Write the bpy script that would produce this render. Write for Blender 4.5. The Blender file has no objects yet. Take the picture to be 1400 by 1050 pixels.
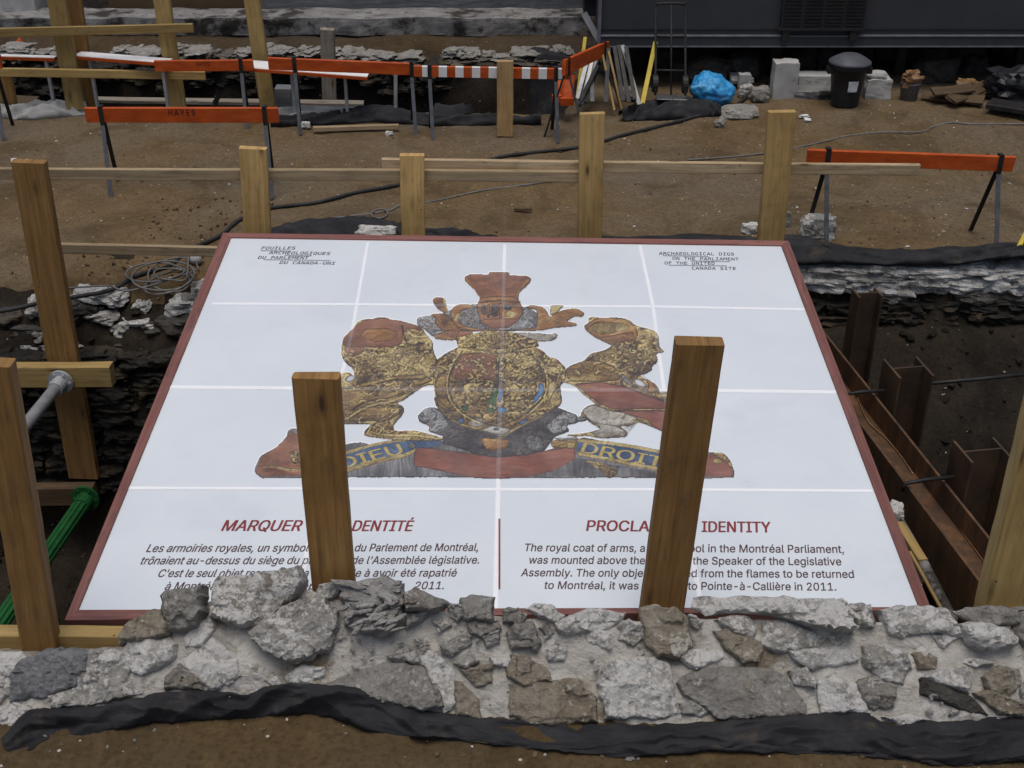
import bpy, bmesh, math, random
from mathutils import Vector, Matrix, noise
R = math.radians
random.seed(7)
sc = bpy.context.scene
col = sc.collection

# ------------------------------------------------------------------ camera, sky, sun, exposure
FPX, PITCH, CAMZ = 1700.0, R(30), 3.9
cam_d = bpy.data.cameras.new('camera'); cam = bpy.data.objects.new('camera', cam_d); col.objects.link(cam)
cam.location = (0, 0, CAMZ); cam.rotation_euler = (R(60), 0, 0)
cam_d.sensor_width = 36; cam_d.lens = 36 * FPX / 1400; cam_d.clip_end = 500
sc.camera = cam
W = bpy.data.worlds.new('World'); sc.world = W; W.use_nodes = True
SUN_EL, SUN_AZ = R(79), R(190)          # azimuth from +Y, clockwise
sky = W.node_tree.nodes.new('ShaderNodeTexSky'); sky.sky_type = 'NISHITA'; sky.sun_disc = False
sky.sun_elevation = SUN_EL; sky.sun_rotation = SUN_AZ; sky.dust_density = 4.0; sky.air_density = 1.0; sky.ozone_density = 1.0
bg = W.node_tree.nodes['Background']; bg.inputs[1].default_value = 0.085
W.node_tree.links.new(sky.outputs[0], bg.inputs[0])
sd = bpy.data.lights.new('sun', 'SUN'); sd.energy = 1.55; sd.angle = R(38); sd.color = (1.0, 0.96, 0.90)
so = bpy.data.objects.new('sun', sd); col.objects.link(so); so.location = (0, 0, 20)
_sdir = Vector((math.sin(SUN_AZ) * math.cos(SUN_EL), math.cos(SUN_AZ) * math.cos(SUN_EL), math.sin(SUN_EL)))
so.rotation_euler = _sdir.to_track_quat('Z', 'Y').to_euler()
sc.view_settings.view_transform = 'Standard'; sc.view_settings.look = 'None'
sc.view_settings.exposure = 0.1; sc.view_settings.gamma = 1.0

# ------------------------------------------------------------------ measuring helpers (sight line of a photo point -> place)
CAM = Vector((0, 0, CAMZ))
FW = Vector((0, math.cos(PITCH), -math.sin(PITCH))); UP = Vector((0, math.sin(PITCH), math.cos(PITCH))); RT = Vector((1, 0, 0))
def ray(px, py): return FW + RT * ((px - 700) / FPX) - UP * ((py - 525) / FPX)
def at_y(px, py, Y):
    d = ray(px, py); return CAM + d * (Y / d.y)
def at_z(px, py, Z=0.0):
    d = ray(px, py); return CAM + d * ((Z - CAMZ) / d.z)
def at_plane(px, py, p0, n):
    d = ray(px, py); return CAM + d * ((p0 - CAM).dot(n) / d.dot(n))
def N3(p, s=1.0, o=4):
    return noise.fractal(Vector(p) * s, 1.0, 2.0, o)

# ------------------------------------------------------------------ object helpers
def tag(o, label=None, cat=None, group=None, kind=None):
    if label: o['label'] = label
    if cat: o['category'] = cat
    if group: o['group'] = group
    if kind: o['kind'] = kind
    return o
def empty(name, loc, label, cat, group=None):
    o = bpy.data.objects.new(name, None); col.objects.link(o); o.location = loc; o.empty_display_size = .1
    return tag(o, label, cat, group)
def wloc(o):
    v = Vector((0, 0, 0))
    while o is not None: v = v + o.location; o = o.parent
    return v
class MB:
    def __init__(s): s.v = []; s.f = []; s.m = []; s.uv = []
    def add(s, vs, fs, mi=0, uvs=None):
        b = len(s.v); s.v += [Vector(p) for p in vs]
        for k, f in enumerate(fs):
            s.f.append([b + i for i in f]); s.m.append(mi)
            s.uv.append(uvs[k] if uvs else None)
        return s
    def build(s, name, mats, parent=None, smooth=False, origin=None):
        if not isinstance(mats, (list, tuple)): mats = [mats]
        if parent is not None: base = wloc(parent)
        elif origin is not None: base = Vector(origin)
        else:
            xs = [p.x for p in s.v]; ys = [p.y for p in s.v]; zs = [p.z for p in s.v]
            base = Vector(((min(xs) + max(xs)) / 2, (min(ys) + max(ys)) / 2, min(zs)))
        me = bpy.data.meshes.new(name); me.from_pydata([p - base for p in s.v], [], s.f)
        for m in mats: me.materials.append(m)
        for p, mi in zip(me.polygons, s.m): p.material_index = mi; p.use_smooth = smooth
        if any(u is not None for u in s.uv):
            ul = me.uv_layers.new(name='UVMap')
            for p, u in zip(me.polygons, s.uv):
                for k, li in enumerate(p.loop_indices): ul.data[li].uv = u[k] if u else (0, 0)
        me.validate(); me.update()
        o = bpy.data.objects.new(name, me); col.objects.link(o)
        if parent is not None: o.parent = parent
        else: o.location = base
        return o
def beam(mb, a, b, wd, w, t, c=.004, mi=0, seg=1, warp=0.0, seed=0):
    """sawn timber or bar from a to b; w across direction wd, t across the other; grain runs in u"""
    a, b = Vector(a), Vector(b); d = b - a; L = d.length; d.normalize()
    wd = Vector(wd); wd = (wd - d * wd.dot(d)).normalized(); n = d.cross(wd)
    c = min(c, w * .3, t * .3)
    prof = [(-w/2+c, -t/2), (w/2-c, -t/2), (w/2, -t/2+c), (w/2, t/2-c), (w/2-c, t/2), (-w/2+c, t/2), (-w/2, t/2-c), (-w/2, -t/2+c)]
    per = [0]
    for i in range(8):
        p, q = prof[i], prof[(i+1) % 8]; per.append(per[-1] + math.hypot(q[0]-p[0], q[1]-p[1]))
    ru, rv = random.uniform(0, 60), random.uniform(0, 60)
    vs = []; fs = []; uvs = []; rag = min(.005, w * .04) if warp else 0
    for k in range(seg + 1):
        u = k / seg; o = a + d * (L * u)
        if warp: o = o + n * (warp * noise.noise(Vector((u * 2.3 + seed, seed, 1)))) + wd * (warp * .6 * noise.noise(Vector((u * 2 + seed, 5, seed))))
        for (x, y) in prof:
            p_ = o + wd * x + n * y
            if rag: p_ = p_ + (wd * (x / w) + n * (y / t)) * (-rag * max(0, noise.noise(Vector((u * L * 9 + seed, x * 30, y * 30))) ) * 1.6) + (d * (rag * 2.2 * noise.noise(Vector((x * 22 + seed, y * 30, k)))) if k in (0, seg) else Vector((0, 0, 0)))
            vs.append(p_)
    for k in range(seg):
        for i in range(8):
            j = (i + 1) % 8
            fs.append([k*8+i, k*8+j, (k+1)*8+j, (k+1)*8+i])
            u0, u1 = ru + L*k/seg, ru + L*(k+1)/seg
            uvs.append([(u0, rv+per[i]), (u0, rv+per[i+1]), (u1, rv+per[i+1]), (u1, rv+per[i])])
    cap = [(ru + y * .3, rv + x) for (x, y) in prof]
    fs.append(list(range(7, -1, -1))); uvs.append(cap[::-1])
    fs.append([seg*8 + i for i in range(8)]); uvs.append(cap)
    mb.add(vs, fs, mi, uvs)
    return mb
def timber(name, a, b, wd, w, t, m, parent=None, seg=6, warp=.006, **k):
    mb = MB(); beam(mb, a, b, wd, w, t, k.get('c', .005), 0, seg, warp, random.random() * 50)
    return mb.build(name, m, parent)
def box(mb, lo, hi, mi=0):
    x0, y0, z0 = lo; x1, y1, z1 = hi
    mb.add([(x0,y0,z0),(x1,y0,z0),(x1,y1,z0),(x0,y1,z0),(x0,y0,z1),(x1,y0,z1),(x1,y1,z1),(x0,y1,z1)],
           [(0,3,2,1),(4,5,6,7),(0,1,5,4),(1,2,6,5),(2,3,7,6),(3,0,4,7)], mi); return mb
def smooth_path(pts, n=6):
    P = [Vector(p) for p in pts]; out = []
    for i in range(len(P) - 1):
        p0 = P[max(i-1, 0)]; p1 = P[i]; p2 = P[i+1]; p3 = P[min(i+2, len(P)-1)]
        for k in range(n):
            t = k / n
            out.append(.5 * ((2*p1) + (p2-p0)*t + (2*p0-5*p1+4*p2-p3)*t*t + (3*p1-p0-3*p2+p3)*t*t*t))
    out.append(P[-1]); return out
def tube(mb, pts, r, n=8, mi=0, caps=True):
    P = [Vector(p) for p in pts]; vs = []; fs = []
    prev = None
    for i, p in enumerate(P):
        d = (P[min(i+1, len(P)-1)] - P[max(i-1, 0)]).normalized()
        if prev is None: s = d.cross(Vector((0, 0, 1))); s = s if s.length > 1e-3 else Vector((1, 0, 0))
        else: s = prev - d * prev.dot(d)
        s.normalize(); prev = s; t = d.cross(s)
        rr = r[i] if isinstance(r, (list, tuple)) else r
        for k in range(n):
            a = 2*math.pi*k/n; vs.append(p + s*(rr*math.cos(a)) + t*(rr*math.sin(a)))
    for i in range(len(P)-1):
        for k in range(n):
            j = (k+1) % n; fs.append([i*n+k, i*n+j, (i+1)*n+j, (i+1)*n+k])
    if caps: fs.append(list(range(n-1, -1, -1))); fs.append([(len(P)-1)*n+k for k in range(n)])
    mb.add(vs, fs, mi); return mb
def lathe(mb, c, prof, n=28, mi=0):
    c = Vector(c); vs = []; fs = []
    for (r, z) in prof:
        for k in range(n):
            a = 2*math.pi*k/n; vs.append(c + Vector((r*math.cos(a), r*math.sin(a), z)))
    for i in range(len(prof)-1):
        for k in range(n):
            j = (k+1) % n; fs.append([i*n+k, i*n+j, (i+1)*n+j, (i+1)*n+k])
    fs.append(list(range(n-1, -1, -1))); fs.append([(len(prof)-1)*n+k for k in range(n)])
    mb.add(vs, fs, mi); return mb

# ------------------------------------------------------------------ materials
def newmat(name):
    m = bpy.data.materials.new(name); m.use_nodes = True
    return m, m.node_tree, m.node_tree.nodes['Principled BSDF']
def nd(t, kind, **kw):
    n = t.nodes.new(kind)
    for k, v in kw.items(): setattr(n, k, v)
    return n
def ramp(t, fac, stops, interp='LINEAR'):
    n = nd(t, 'ShaderNodeValToRGB'); cr = n.color_ramp; cr.interpolation = interp
    while len(cr.elements) < len(stops): cr.elements.new(.5)
    for e, (p, c) in zip(cr.elements, stops):
        e.position = p; e.color = (c[0], c[1], c[2], 1) if not isinstance(c, (int, float)) else (c, c, c, 1)
    t.links.new(fac, n.inputs[0]); return n.outputs[0]
def mapped(t, scale=(1,1,1), coord='Object', rnd=True):
    tc = nd(t, 'ShaderNodeTexCoord'); mp = nd(t, 'ShaderNodeMapping'); mp.inputs['Scale'].default_value = scale
    src = tc.outputs[coord]
    if rnd:
        oi = nd(t, 'ShaderNodeObjectInfo'); ml = nd(t, 'ShaderNodeMath', operation='MULTIPLY'); ml.inputs[1].default_value = 37.0
        t.links.new(oi.outputs['Random'], ml.inputs[0])
        ad = nd(t, 'ShaderNodeVectorMath', operation='ADD'); t.links.new(src, ad.inputs[0]); t.links.new(ml.outputs[0], ad.inputs[1]); src = ad.outputs[0]
    t.links.new(src, mp.inputs[0]); return mp.outputs[0]
def ntex(t, vec, scale, detail=6, rough=.6, dist=0.0):
    n = nd(t, 'ShaderNodeTexNoise'); n.inputs['Scale'].default_value = scale; n.inputs['Detail'].default_value = detail
    n.inputs['Roughness'].default_value = rough; n.inputs['Distortion'].default_value = dist
    t.links.new(vec, n.inputs['Vector']); return n.outputs[0]
def vor(t, vec, scale, feature='F1', out='Distance', rnd=1.0):
    n = nd(t, 'ShaderNodeTexVoronoi', feature=feature); n.inputs['Scale'].default_value = scale; n.inputs['Randomness'].default_value = rnd
    t.links.new(vec, n.inputs['Vector']); return n.outputs[out]
def mix(t, fac, a, b, blend='MIX'):
    n = nd(t, 'ShaderNodeMix', data_type='RGBA', blend_type=blend)
    for sock, v in ((n.inputs[0], fac), (n.inputs[6], a), (n.inputs[7], b)):
        if hasattr(v, 'is_output'): t.links.new(v, sock)
        elif isinstance(v, (int, float)): sock.default_value = v
        else: sock.default_value = (*v, 1)
    return n.outputs[2]
def mth(t, op, a, b=None):
    n = nd(t, 'ShaderNodeMath', operation=op)
    for i, v in enumerate((a, b)):
        if v is None: continue
        if hasattr(v, 'is_output'): t.links.new(v, n.inputs[i])
        else: n.inputs[i].default_value = v
    return n.outputs[0]
def bump(t, b, h, strength=.4, dist=.01):
    n = nd(t, 'ShaderNodeBump'); n.inputs['Strength'].default_value = strength; n.inputs['Distance'].default_value = dist
    t.links.new(h, n.inputs['Height']); t.links.new(n.outputs[0], b.inputs['Normal'])
def noisy(name, stops, scale=5, rough=.8, bs=40, bstr=.4, bdist=.01, metal=0.0, stretch=(1,1,1), detail=8, dist=0.0, spots=None, rnd=True, spec=.3, sheen=0):
    m, t, b = newmat(name); v = mapped(t, stretch, rnd=rnd)
    c = ramp(t, ntex(t, v, scale, detail, .62, dist), stops)
    for (sc_, thr, colr, soft) in (spots or []):
        k = ramp(t, ntex(t, v, sc_, 6, .65), [(thr, 0.0), (min(thr + soft, 1), 1.0)])
        c = mix(t, k, c, colr)
    t.links.new(c, b.inputs['Base Color']); b.inputs['Roughness'].default_value = rough; b.inputs['Metallic'].default_value = metal
    b.inputs['Specular IOR Level'].default_value = spec
    h = mth(t, 'ADD', ntex(t, v, bs, 8, .7), mth(t, 'MULTIPLY', ntex(t, v, bs * .22, 4, .6), 1.5))
    bump(t, b, h, bstr, bdist)
    return m
def woodmat(name, base, dark, light, dirt=.25, dirtcol=(.06,.05,.04), rough=.75):
    m, t, b = newmat(name)
    oi = nd(t, 'ShaderNodeObjectInfo')
    tc = nd(t, 'ShaderNodeTexCoord')
    mp = nd(t, 'ShaderNodeMapping'); mp.inputs['Scale'].default_value = (1.6, 42, 1); t.links.new(tc.outputs['UV'], mp.inputs[0])
    mp2 = nd(t, 'ShaderNodeMapping'); mp2.inputs['Scale'].default_value = (2.2, 7.5, 1); t.links.new(tc.outputs['UV'], mp2.inputs[0])
    mp3 = nd(t, 'ShaderNodeMapping'); mp3.inputs['Scale'].default_value = (2.4, 9, 1); t.links.new(tc.outputs['UV'], mp3.inputs[0])
    g = ntex(t, mp.outputs[0], 1.0, 7, .6, .6)
    c = ramp(t, g, [(.28, dark), (.5, base), (.72, light)])
    broad = ntex(t, mp2.outputs[0], .8, 3, .5)
    c = mix(t, ramp(t, broad, [(.35, 0.0), (.7, .55)]), c, dark)
    kn = vor(t, mp3.outputs[0], .85)
    c = mix(t, ramp(t, kn, [(.055, .9), (.095, .4), (.19, 0.0)]), c, (.055, .028, .012))
    st = ntex(t, mp2.outputs[0], 2.3, 8, .7)
    c = mix(t, ramp(t, st, [(.52, 0.0), (.75, dirt * 2)]), c, dirtcol)
    mp4 = nd(t, 'ShaderNodeMapping'); mp4.inputs['Scale'].default_value = (3.0, 130, 1); t.links.new(tc.outputs['UV'], mp4.inputs[0])
    sp = ntex(t, mp4.outputs[0], 1.0, 3, .5); c = mix(t, ramp(t, sp, [(.27, .8), (.32, 0.0)]), c, (.03,.018,.01))
    mp5 = nd(t, 'ShaderNodeMapping'); mp5.inputs['Scale'].default_value = (14, 14, 1); t.links.new(tc.outputs['UV'], mp5.inputs[0])
    nh = vor(t, mp5.outputs[0], .5); c = mix(t, ramp(t, nh, [(.030, .9), (.045, 0.0)]), c, (.02,.014,.01))
    mud = ntex(t, tc.outputs['UV'], 9, 8, .75); c = mix(t, ramp(t, mud, [(.60, 0.0), (.74, .5)]), c, (.16,.115,.07))
    hs = nd(t, 'ShaderNodeHueSaturation'); t.links.new(c, hs.inputs['Color'])
    t.links.new(mth(t, 'ADD', mth(t, 'MULTIPLY', oi.outputs['Random'], .35), .82), hs.inputs['Value'])
    t.links.new(hs.outputs[0], b.inputs['Base Color']); b.inputs['Roughness'].default_value = rough; b.inputs['Specular IOR Level'].default_value = .25
    bump(t, b, mth(t, 'ADD', g, mth(t, 'MULTIPLY', st, .6)), .35, .004)
    return m
M = {}
M['wood_new'] = woodmat('wood_new', (.36,.235,.105), (.25,.15,.06), (.44,.30,.15), .12)
M['wood_post'] = woodmat('wood_post', (.275,.150,.050), (.175,.090,.028), (.35,.205,.078), .30)
M['wood_rear'] = woodmat('wood_rear', (.50,.325,.125), (.35,.215,.075), (.60,.41,.175), .25)
M['wood_rail'] = woodmat('wood_rail', (.38,.285,.17), (.24,.17,.095), (.50,.39,.25), .35)
M['wood_grey'] = woodmat('wood_grey', (.22,.19,.15), (.13,.11,.085), (.30,.27,.22), .3)
M['wood_wet'] = woodmat('wood_wet', (.10,.066,.035), (.055,.036,.02), (.14,.095,.05), .4)
M['wood_yellow'] = woodmat('wood_yellow', (.36,.245,.092), (.235,.155,.055), (.42,.31,.135), .25)
M['wood_frame'] = woodmat('wood_frame', (.205,.088,.075), (.135,.055,.047), (.28,.135,.115), .5, (.07,.05,.05))
M['orange'] = noisy('orange_paint', [(.3, (.33,.045,.006)), (.55, (.45,.074,.009)), (.75, (.50,.105,.02))], 6, .6, 60, .15, .003, stretch=(1,1,3), spots=[(14, .61, (.14,.055,.03), .10), (5, .62, (.20,.09,.05), .2)])
M['white_paint'] = noisy('white_paint', [(.3, (.62,.61,.60)), (.7, (.80,.80,.80))], 5, .5, 60, .1, .002)
M['galv'] = noisy('galvanised_steel', [(.3, (.085,.09,.095)), (.7, (.17,.175,.185))], 12, .45, 80, .1, .002, metal=.6)
M['pale_steel'] = noisy('pale_steel', [(.3, (.30,.31,.32)), (.7, (.48,.49,.50))], 12, .45, 80, .1, .002, metal=.35)
M['dark_steel'] = noisy('dark_steel', [(.3, (.012,.012,.014)), (.7, (.04,.037,.035))], 12, .55, 80, .15, .002, metal=.3)
M['rust'] = noisy('rusty_steel', [(.25, (.035,.024,.018)), (.5, (.090,.050,.027)), (.75, (.20,.098,.042))], 4, .7, 60, .35, .004, stretch=(2,2,.5), metal=.15, spots=[(3, .58, (.03,.027,.027), .15)])
M['rust_dark'] = noisy('dark_mill_steel', [(.3, (.035,.024,.018)), (.6, (.085,.052,.030)), (.8, (.15,.080,.040))], 4, .65, 60, .3, .004, metal=.2, spots=[(9, .66, (.12,.055,.025), .1)])
M['cable'] = noisy('black_rubber', [(.3, (.012,.012,.013)), (.7, (.035,.034,.033))], 20, .6, 80, .2, .002)
M['cable_grey'] = noisy('grey_rubber', [(.3, (.10,.098,.095)), (.7, (.19,.185,.18))], 20, .6, 80, .2, .002)
M['tarp'] = noisy('black_geotextile', [(.3, (.013,.013,.015)), (.6, (.027,.027,.030)), (.8, (.043,.041,.041))], 5, .8, 260, .35, .004, spots=[(4.5, .60, (.095,.075,.05), .22), (22, .66, (.11,.09,.062), .12)], spec=.2)
M['plastic_black'] = noisy('black_plastic', [(.3, (.010,.011,.013)), (.7, (.022,.024,.028))], 8, .42, 60, .1, .002)
M['lid_grey'] = noisy('grey_plastic', [(.3, (.055,.06,.07)), (.7, (.095,.10,.115))], 8, .5, 60, .1, .002)
M['green_steel'] = noisy('green_paint', [(.3, (.010,.065,.018)), (.7, (.018,.125,.034))], 6, .5, 60, .2, .003, spots=[(8, .62, (.02,.035,.015), .1)])
M['yellow'] = noisy('yellow_paint', [(.3, (.40,.30,.03)), (.7, (.58,.44,.05))], 6, .55, 60, .2, .003, spots=[(14, .62, (.10,.08,.03), .1)])
M['print'] = noisy('printed_sheet', [(.3, (.61,.655,.70)), (.7, (.675,.715,.75))], 1.3, .28, 300, .06, .001, spec=.4, rnd=False, spots=[(2.2, .55, (.56,.61,.66), .3), (9, .70, (.50,.52,.54), .10), (60, .74, (.35,.34,.33), .04)])
M['ink_red'] = noisy('red_ink', [(.3, (.20,.035,.035)), (.7, (.25,.05,.05))], 30, .5, 60, .05, .001)
M['ink_dark'] = noisy('brown_ink', [(.3, (.075,.045,.05)), (.7, (.105,.07,.075))], 30, .5, 60, .05, .001)
M['ink_black'] = noisy('black_ink', [(.3, (.025,.025,.03)), (.7, (.05,.05,.055))], 30, .5, 60, .05, .001)
def giltmat():
    m, t, b = newmat('print_gilt'); v = mapped(t, rnd=False)
    n1 = ntex(t, v, 15, 4, .55, .9)
    wv = mth(t, 'SINE', mth(t, 'MULTIPLY', n1, 34.0))
    tone = ntex(t, v, 4.0, 5, .6)
    a = ramp(t, wv, [(.0, (.10,.060,.028)), (.25, (.19,.115,.045)), (.62, (.29,.19,.070)), (1.0, (.42,.32,.14))])
    d = ramp(t, wv, [(.0, (.075,.043,.025)), (.35, (.13,.075,.036)), (.75, (.18,.105,.048)), (1.0, (.25,.16,.07))])
    c = mix(t, ramp(t, tone, [(.40, 0.0), (.60, 1.0)]), d, a)
    c = mix(t, ramp(t, ntex(t, v, 42, 6, .7), [(.34, .5), (.48, 0.0)]), c, (.05,.032,.02))
    t.links.new(c, b.inputs['Base Color']); b.inputs['Roughness'].default_value = .45; return m
M['gilt'] = giltmat()
M['gilt_smooth'] = noisy('print_gilt_smooth', [(.32, (.10,.05,.02)), (.5, (.27,.16,.05)), (.68, (.42,.30,.10))], 8, .45, 60, .03, .001, dist=1.2, rnd=False, stretch=(.6,2.2,1))
M['gilt_orange'] = noisy('print_gilt_orange', [(.3, (.22,.085,.03)), (.5, (.34,.155,.055)), (.7, (.45,.28,.085))], 9, .45, 60, .03, .001, dist=.8, rnd=False, stretch=(.7,1.8,1))
M['p_red'] = noisy('print_red', [(.3, (.235,.075,.05)), (.7, (.31,.11,.075))], 6, .45, 60, .03, .001, rnd=False, stretch=(.5,4,1), spots=[(10,.66,(.17,.06,.045),.1)])
M['p_redbrown'] = noisy('print_redbrown', [(.3, (.20,.085,.045)), (.7, (.30,.13,.065))], 6, .45, 60, .03, .001, rnd=False)
M['p_gold'] = noisy('print_gold', [(.3, (.32,.23,.075)), (.6, (.50,.40,.17)), (.8, (.58,.50,.27))], 30, .45, 60, .03, .001, rnd=False)
M['p_dark'] = noisy('print_dark', [(.3, (.035,.030,.032)), (.6, (.075,.065,.065)), (.8, (.13,.115,.11))], 18, .45, 60, .03, .001, rnd=False, dist=1)
M['p_grey'] = noisy('print_grey', [(.3, (.10,.10,.105)), (.55, (.20,.20,.205)), (.8, (.32,.32,.33))], 26, .45, 60, .03, .001, rnd=False, dist=1.2, stretch=(2,.6,1))
M['p_pale'] = noisy('print_pale', [(.28, (.14,.12,.10)), (.42, (.34,.31,.25)), (.6, (.46,.44,.38)), (.8, (.40,.34,.20))], 14, .45, 60, .03, .001, rnd=False, dist=1)
M['p_blue'] = noisy('print_blue', [(.3, (.035,.075,.16)), (.7, (.07,.14,.28))], 16, .45, 60, .03, .001, rnd=False, spots=[(20,.62,(.10,.09,.075),.1)])
M['p_bright_blue'] = noisy('print_bright_blue', [(.3, (.06,.17,.36)), (.7, (.12,.27,.48))], 16, .45, 60, .03, .001, rnd=False)
M['p_green'] = noisy('print_green', [(.3, (.04,.10,.05)), (.7, (.11,.19,.08))], 16, .45, 60, .03, .001, rnd=False)
M['p_white'] = noisy('print_white', [(.3, (.80,.82,.84)), (.7, (.85,.86,.87))], 4, .42, 60, .03, .001, rnd=False)
M['p_outline'] = noisy('print_outline', [(.3, (.025,.018,.018)), (.7, (.05,.035,.03))], 20, .45, 60, .03, .001, rnd=False)
M['conc'] = noisy('old_concrete', [(.3, (.13,.125,.12)), (.6, (.24,.235,.23)), (.8, (.33,.33,.325))], 4, .9, 60, .5, .01, spots=[(2.6, .50, (.035,.031,.027), .10), (9, .58, (.05,.045,.04), .08)], rnd=False)
M['conc_grey'] = noisy('grey_concrete', [(.3, (.11,.115,.125)), (.7, (.19,.195,.205))], 3, .9, 60, .5, .01, stretch=(.5,1,3), rnd=False)
M['block_pale'] = noisy('pale_cut_stone', [(.3, (.30,.295,.28)), (.7, (.46,.455,.44))], 5, .9, 60, .4, .008, spots=[(7, .6, (.17,.14,.10), .12)])
M['trailer'] = noisy('dark_grey_sheet', [(.3, (.040,.042,.048)), (.7, (.050,.053,.060))], 3, .5, 90, .06, .002, rnd=False)
M['trailer_dark'] = noisy('black_sheet', [(.3, (.016,.016,.018)), (.7, (.028,.028,.031))], 5, .5, 90, .06, .002)
M['trim'] = noisy('grey_trim', [(.3, (.10,.105,.115)), (.7, (.17,.175,.19))], 8, .5, 90, .06, .002)
M['rust_brown'] = noisy('rusty_tin', [(.3, (.10,.045,.02)), (.5, (.22,.12,.05)), (.75, (.40,.33,.22))], 7, .8, 50, .4, .006)
M['slate'] = noisy('slate', [(.3, (.17,.163,.153)), (.55, (.29,.28,.265)), (.8, (.42,.41,.385))], 9, .85, 70, .7, .012, stretch=(1,1,4))
def stonemat(name, a, b_, lime, amt, brown=.0, bs=38):
    m, t, b = newmat(name); v = mapped(t)
    c = ramp(t, ntex(t, v, 7, 9, .7, .4), [(.3, a), (.68, b_)])
    fine = ntex(t, v, 55, 6, .75)
    c = mix(t, ramp(t, fine, [(.35, .45), (.6, 0.0)]), c, tuple(x * .45 for x in a))
    if brown: c = mix(t, ramp(t, ntex(t, v, 4.5, 6, .6), [(.5, 0.0), (.62, brown)]), c, (.16,.115,.065))
    lm = mth(t, 'ADD', ntex(t, v, 9, 10, .75, .6), mth(t, 'MULTIPLY', mth(t, 'SUBTRACT', fine, .5), .5))
    c = mix(t, ramp(t, lm, [(.70 - amt, 0.0), (.75 - amt, .92)]), c, mix(t, ntex(t, v, 30, 6, .7), lime, tuple(x * .72 for x in lime)))
    cr = vor(t, v, 11, 'DISTANCE_TO_EDGE')
    t.links.new(c, b.inputs['Base Color']); b.inputs['Roughness'].default_value = .92; b.inputs['Specular IOR Level'].default_value = .2
    h = mth(t, 'ADD', mth(t, 'MULTIPLY', ntex(t, v, bs, 10, .78), 1.0), mth(t, 'MULTIPLY', ntex(t, v, 9, 6, .65), 1.8))
    h = mth(t, 'ADD', h, mth(t, 'MULTIPLY', lm, .5))
    bump(t, b, h, .9, .022)
    return m
LIME = (.74,.725,.69)
M['st_lime'] = stonemat('limed_stone', (.38,.365,.335), (.54,.52,.485), LIME, .27, .28)
M['st_grey'] = stonemat('grey_limestone', (.235,.222,.198), (.385,.368,.338), (.60,.59,.56), .11, .4)
M['st_mix'] = stonemat('patchy_limestone', (.30,.288,.262), (.46,.445,.41), LIME, .20, .35)
M['st_brown'] = stonemat('brown_stone', (.245,.210,.158), (.375,.335,.270), (.60,.57,.51), .12, .4)
M['st_blue'] = stonemat('blue_grey_stone', (.175,.178,.188), (.31,.312,.322), (.50,.495,.485), .09)
M['st_dark'] = stonemat('dark_stone', (.05,.046,.041), (.115,.107,.097), (.24,.235,.225), .03, .3)
M['st_deep'] = stonemat('dark_deep_stone', (.020,.018,.015), (.048,.043,.037), (.11,.105,.095), .0, .3)  # darkest stone tone, for the lower courses in pit and trench
M['st_pit'] = stonemat('soil_stained_stone', (.085,.074,.06), (.19,.17,.145), (.40,.395,.375), .12, .5)
M['mortar'] = noisy('lime_mortar', [(.3, (.42,.395,.352)), (.55, (.54,.515,.47)), (.75, (.66,.64,.60))], 5, .95, 75, .9, .02, rnd=False, spec=.1,
                    spots=[(3.2, .53, (.24,.195,.14), .12), (7, .60, (.17,.135,.09), .10), (34, .63, (.20,.17,.13), .06)])
def soilmat(name, a, b_, grey, peb, pebcol, greyamt=.75):
    m, t, b = newmat(name); v = mapped(t, rnd=False)
    c = ramp(t, ntex(t, v, 2.2, 9, .68, .3), [(.3, a), (.7, b_)])
    c = mix(t, ramp(t, ntex(t, v, .55, 5, .6), [(.42, 0.0), (.62, greyamt)]), c, grey)
    c = mix(t, ramp(t, ntex(t, v, 34, 8, .75), [(.36, .65), (.53, 0.0)]), c, tuple(x * .5 for x in a))
    c = mix(t, ramp(t, ntex(t, v, 1.3, 7, .62, .6), [(.50, 0.0), (.64, .62)]), c, tuple(x * .55 for x in a))
    c = mix(t, ramp(t, ntex(t, v, 11, 8, .7), [(.54, 0.0), (.72, .5)]), c, tuple(x * 1.35 for x in b_))
    vc = nd(t, 'ShaderNodeTexVoronoi'); vc.inputs['Scale'].default_value = 30; t.links.new(v, vc.inputs['Vector'])
    sel = mth(t, 'MULTIPLY', mth(t, 'LESS_THAN', vc.outputs['Distance'], .22), mth(t, 'GREATER_THAN', nd_sep(t, vc.outputs['Color']), peb))
    c = mix(t, sel, c, pebcol)
    t.links.new(c, b.inputs['Base Color']); b.inputs['Roughness'].default_value = .95; b.inputs['Specular IOR Level'].default_value = .15
    h = mth(t, 'ADD', mth(t, 'MULTIPLY', ntex(t, v, 26, 10, .75), 1.2), mth(t, 'MULTIPLY', ntex(t, v, 6, 6, .65), 2.0))
    bump(t, b, h, .55, .025)
    return m
def nd_sep(t, c):
    s = nd(t, 'ShaderNodeSeparateColor'); t.links.new(c, s.inputs[0]); return s.outputs[0]
M['soil'] = soilmat('dry_brown_soil', (.116,.077,.037), (.178,.122,.063), (.142,.118,.088), .975, (.36,.34,.31))
M['earth'] = soilmat('dark_dug_earth', (.050,.033,.017), (.085,.058,.031), (.065,.052,.038), .965, (.30,.28,.25))
M['front_soil'] = soilmat('dark_front_soil', (.075,.049,.022), (.120,.082,.040), (.085,.068,.046), .955, (.42,.40,.36))  # darker brown soil tone for all ground on the near side of the pit
M['subsoil'] = soilmat('dark_subsoil', (.017,.013,.009), (.040,.030,.020), (.030,.025,.020), .965, (.26,.25,.235))  # darkest soil tone, given to every ground face below surface level
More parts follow.
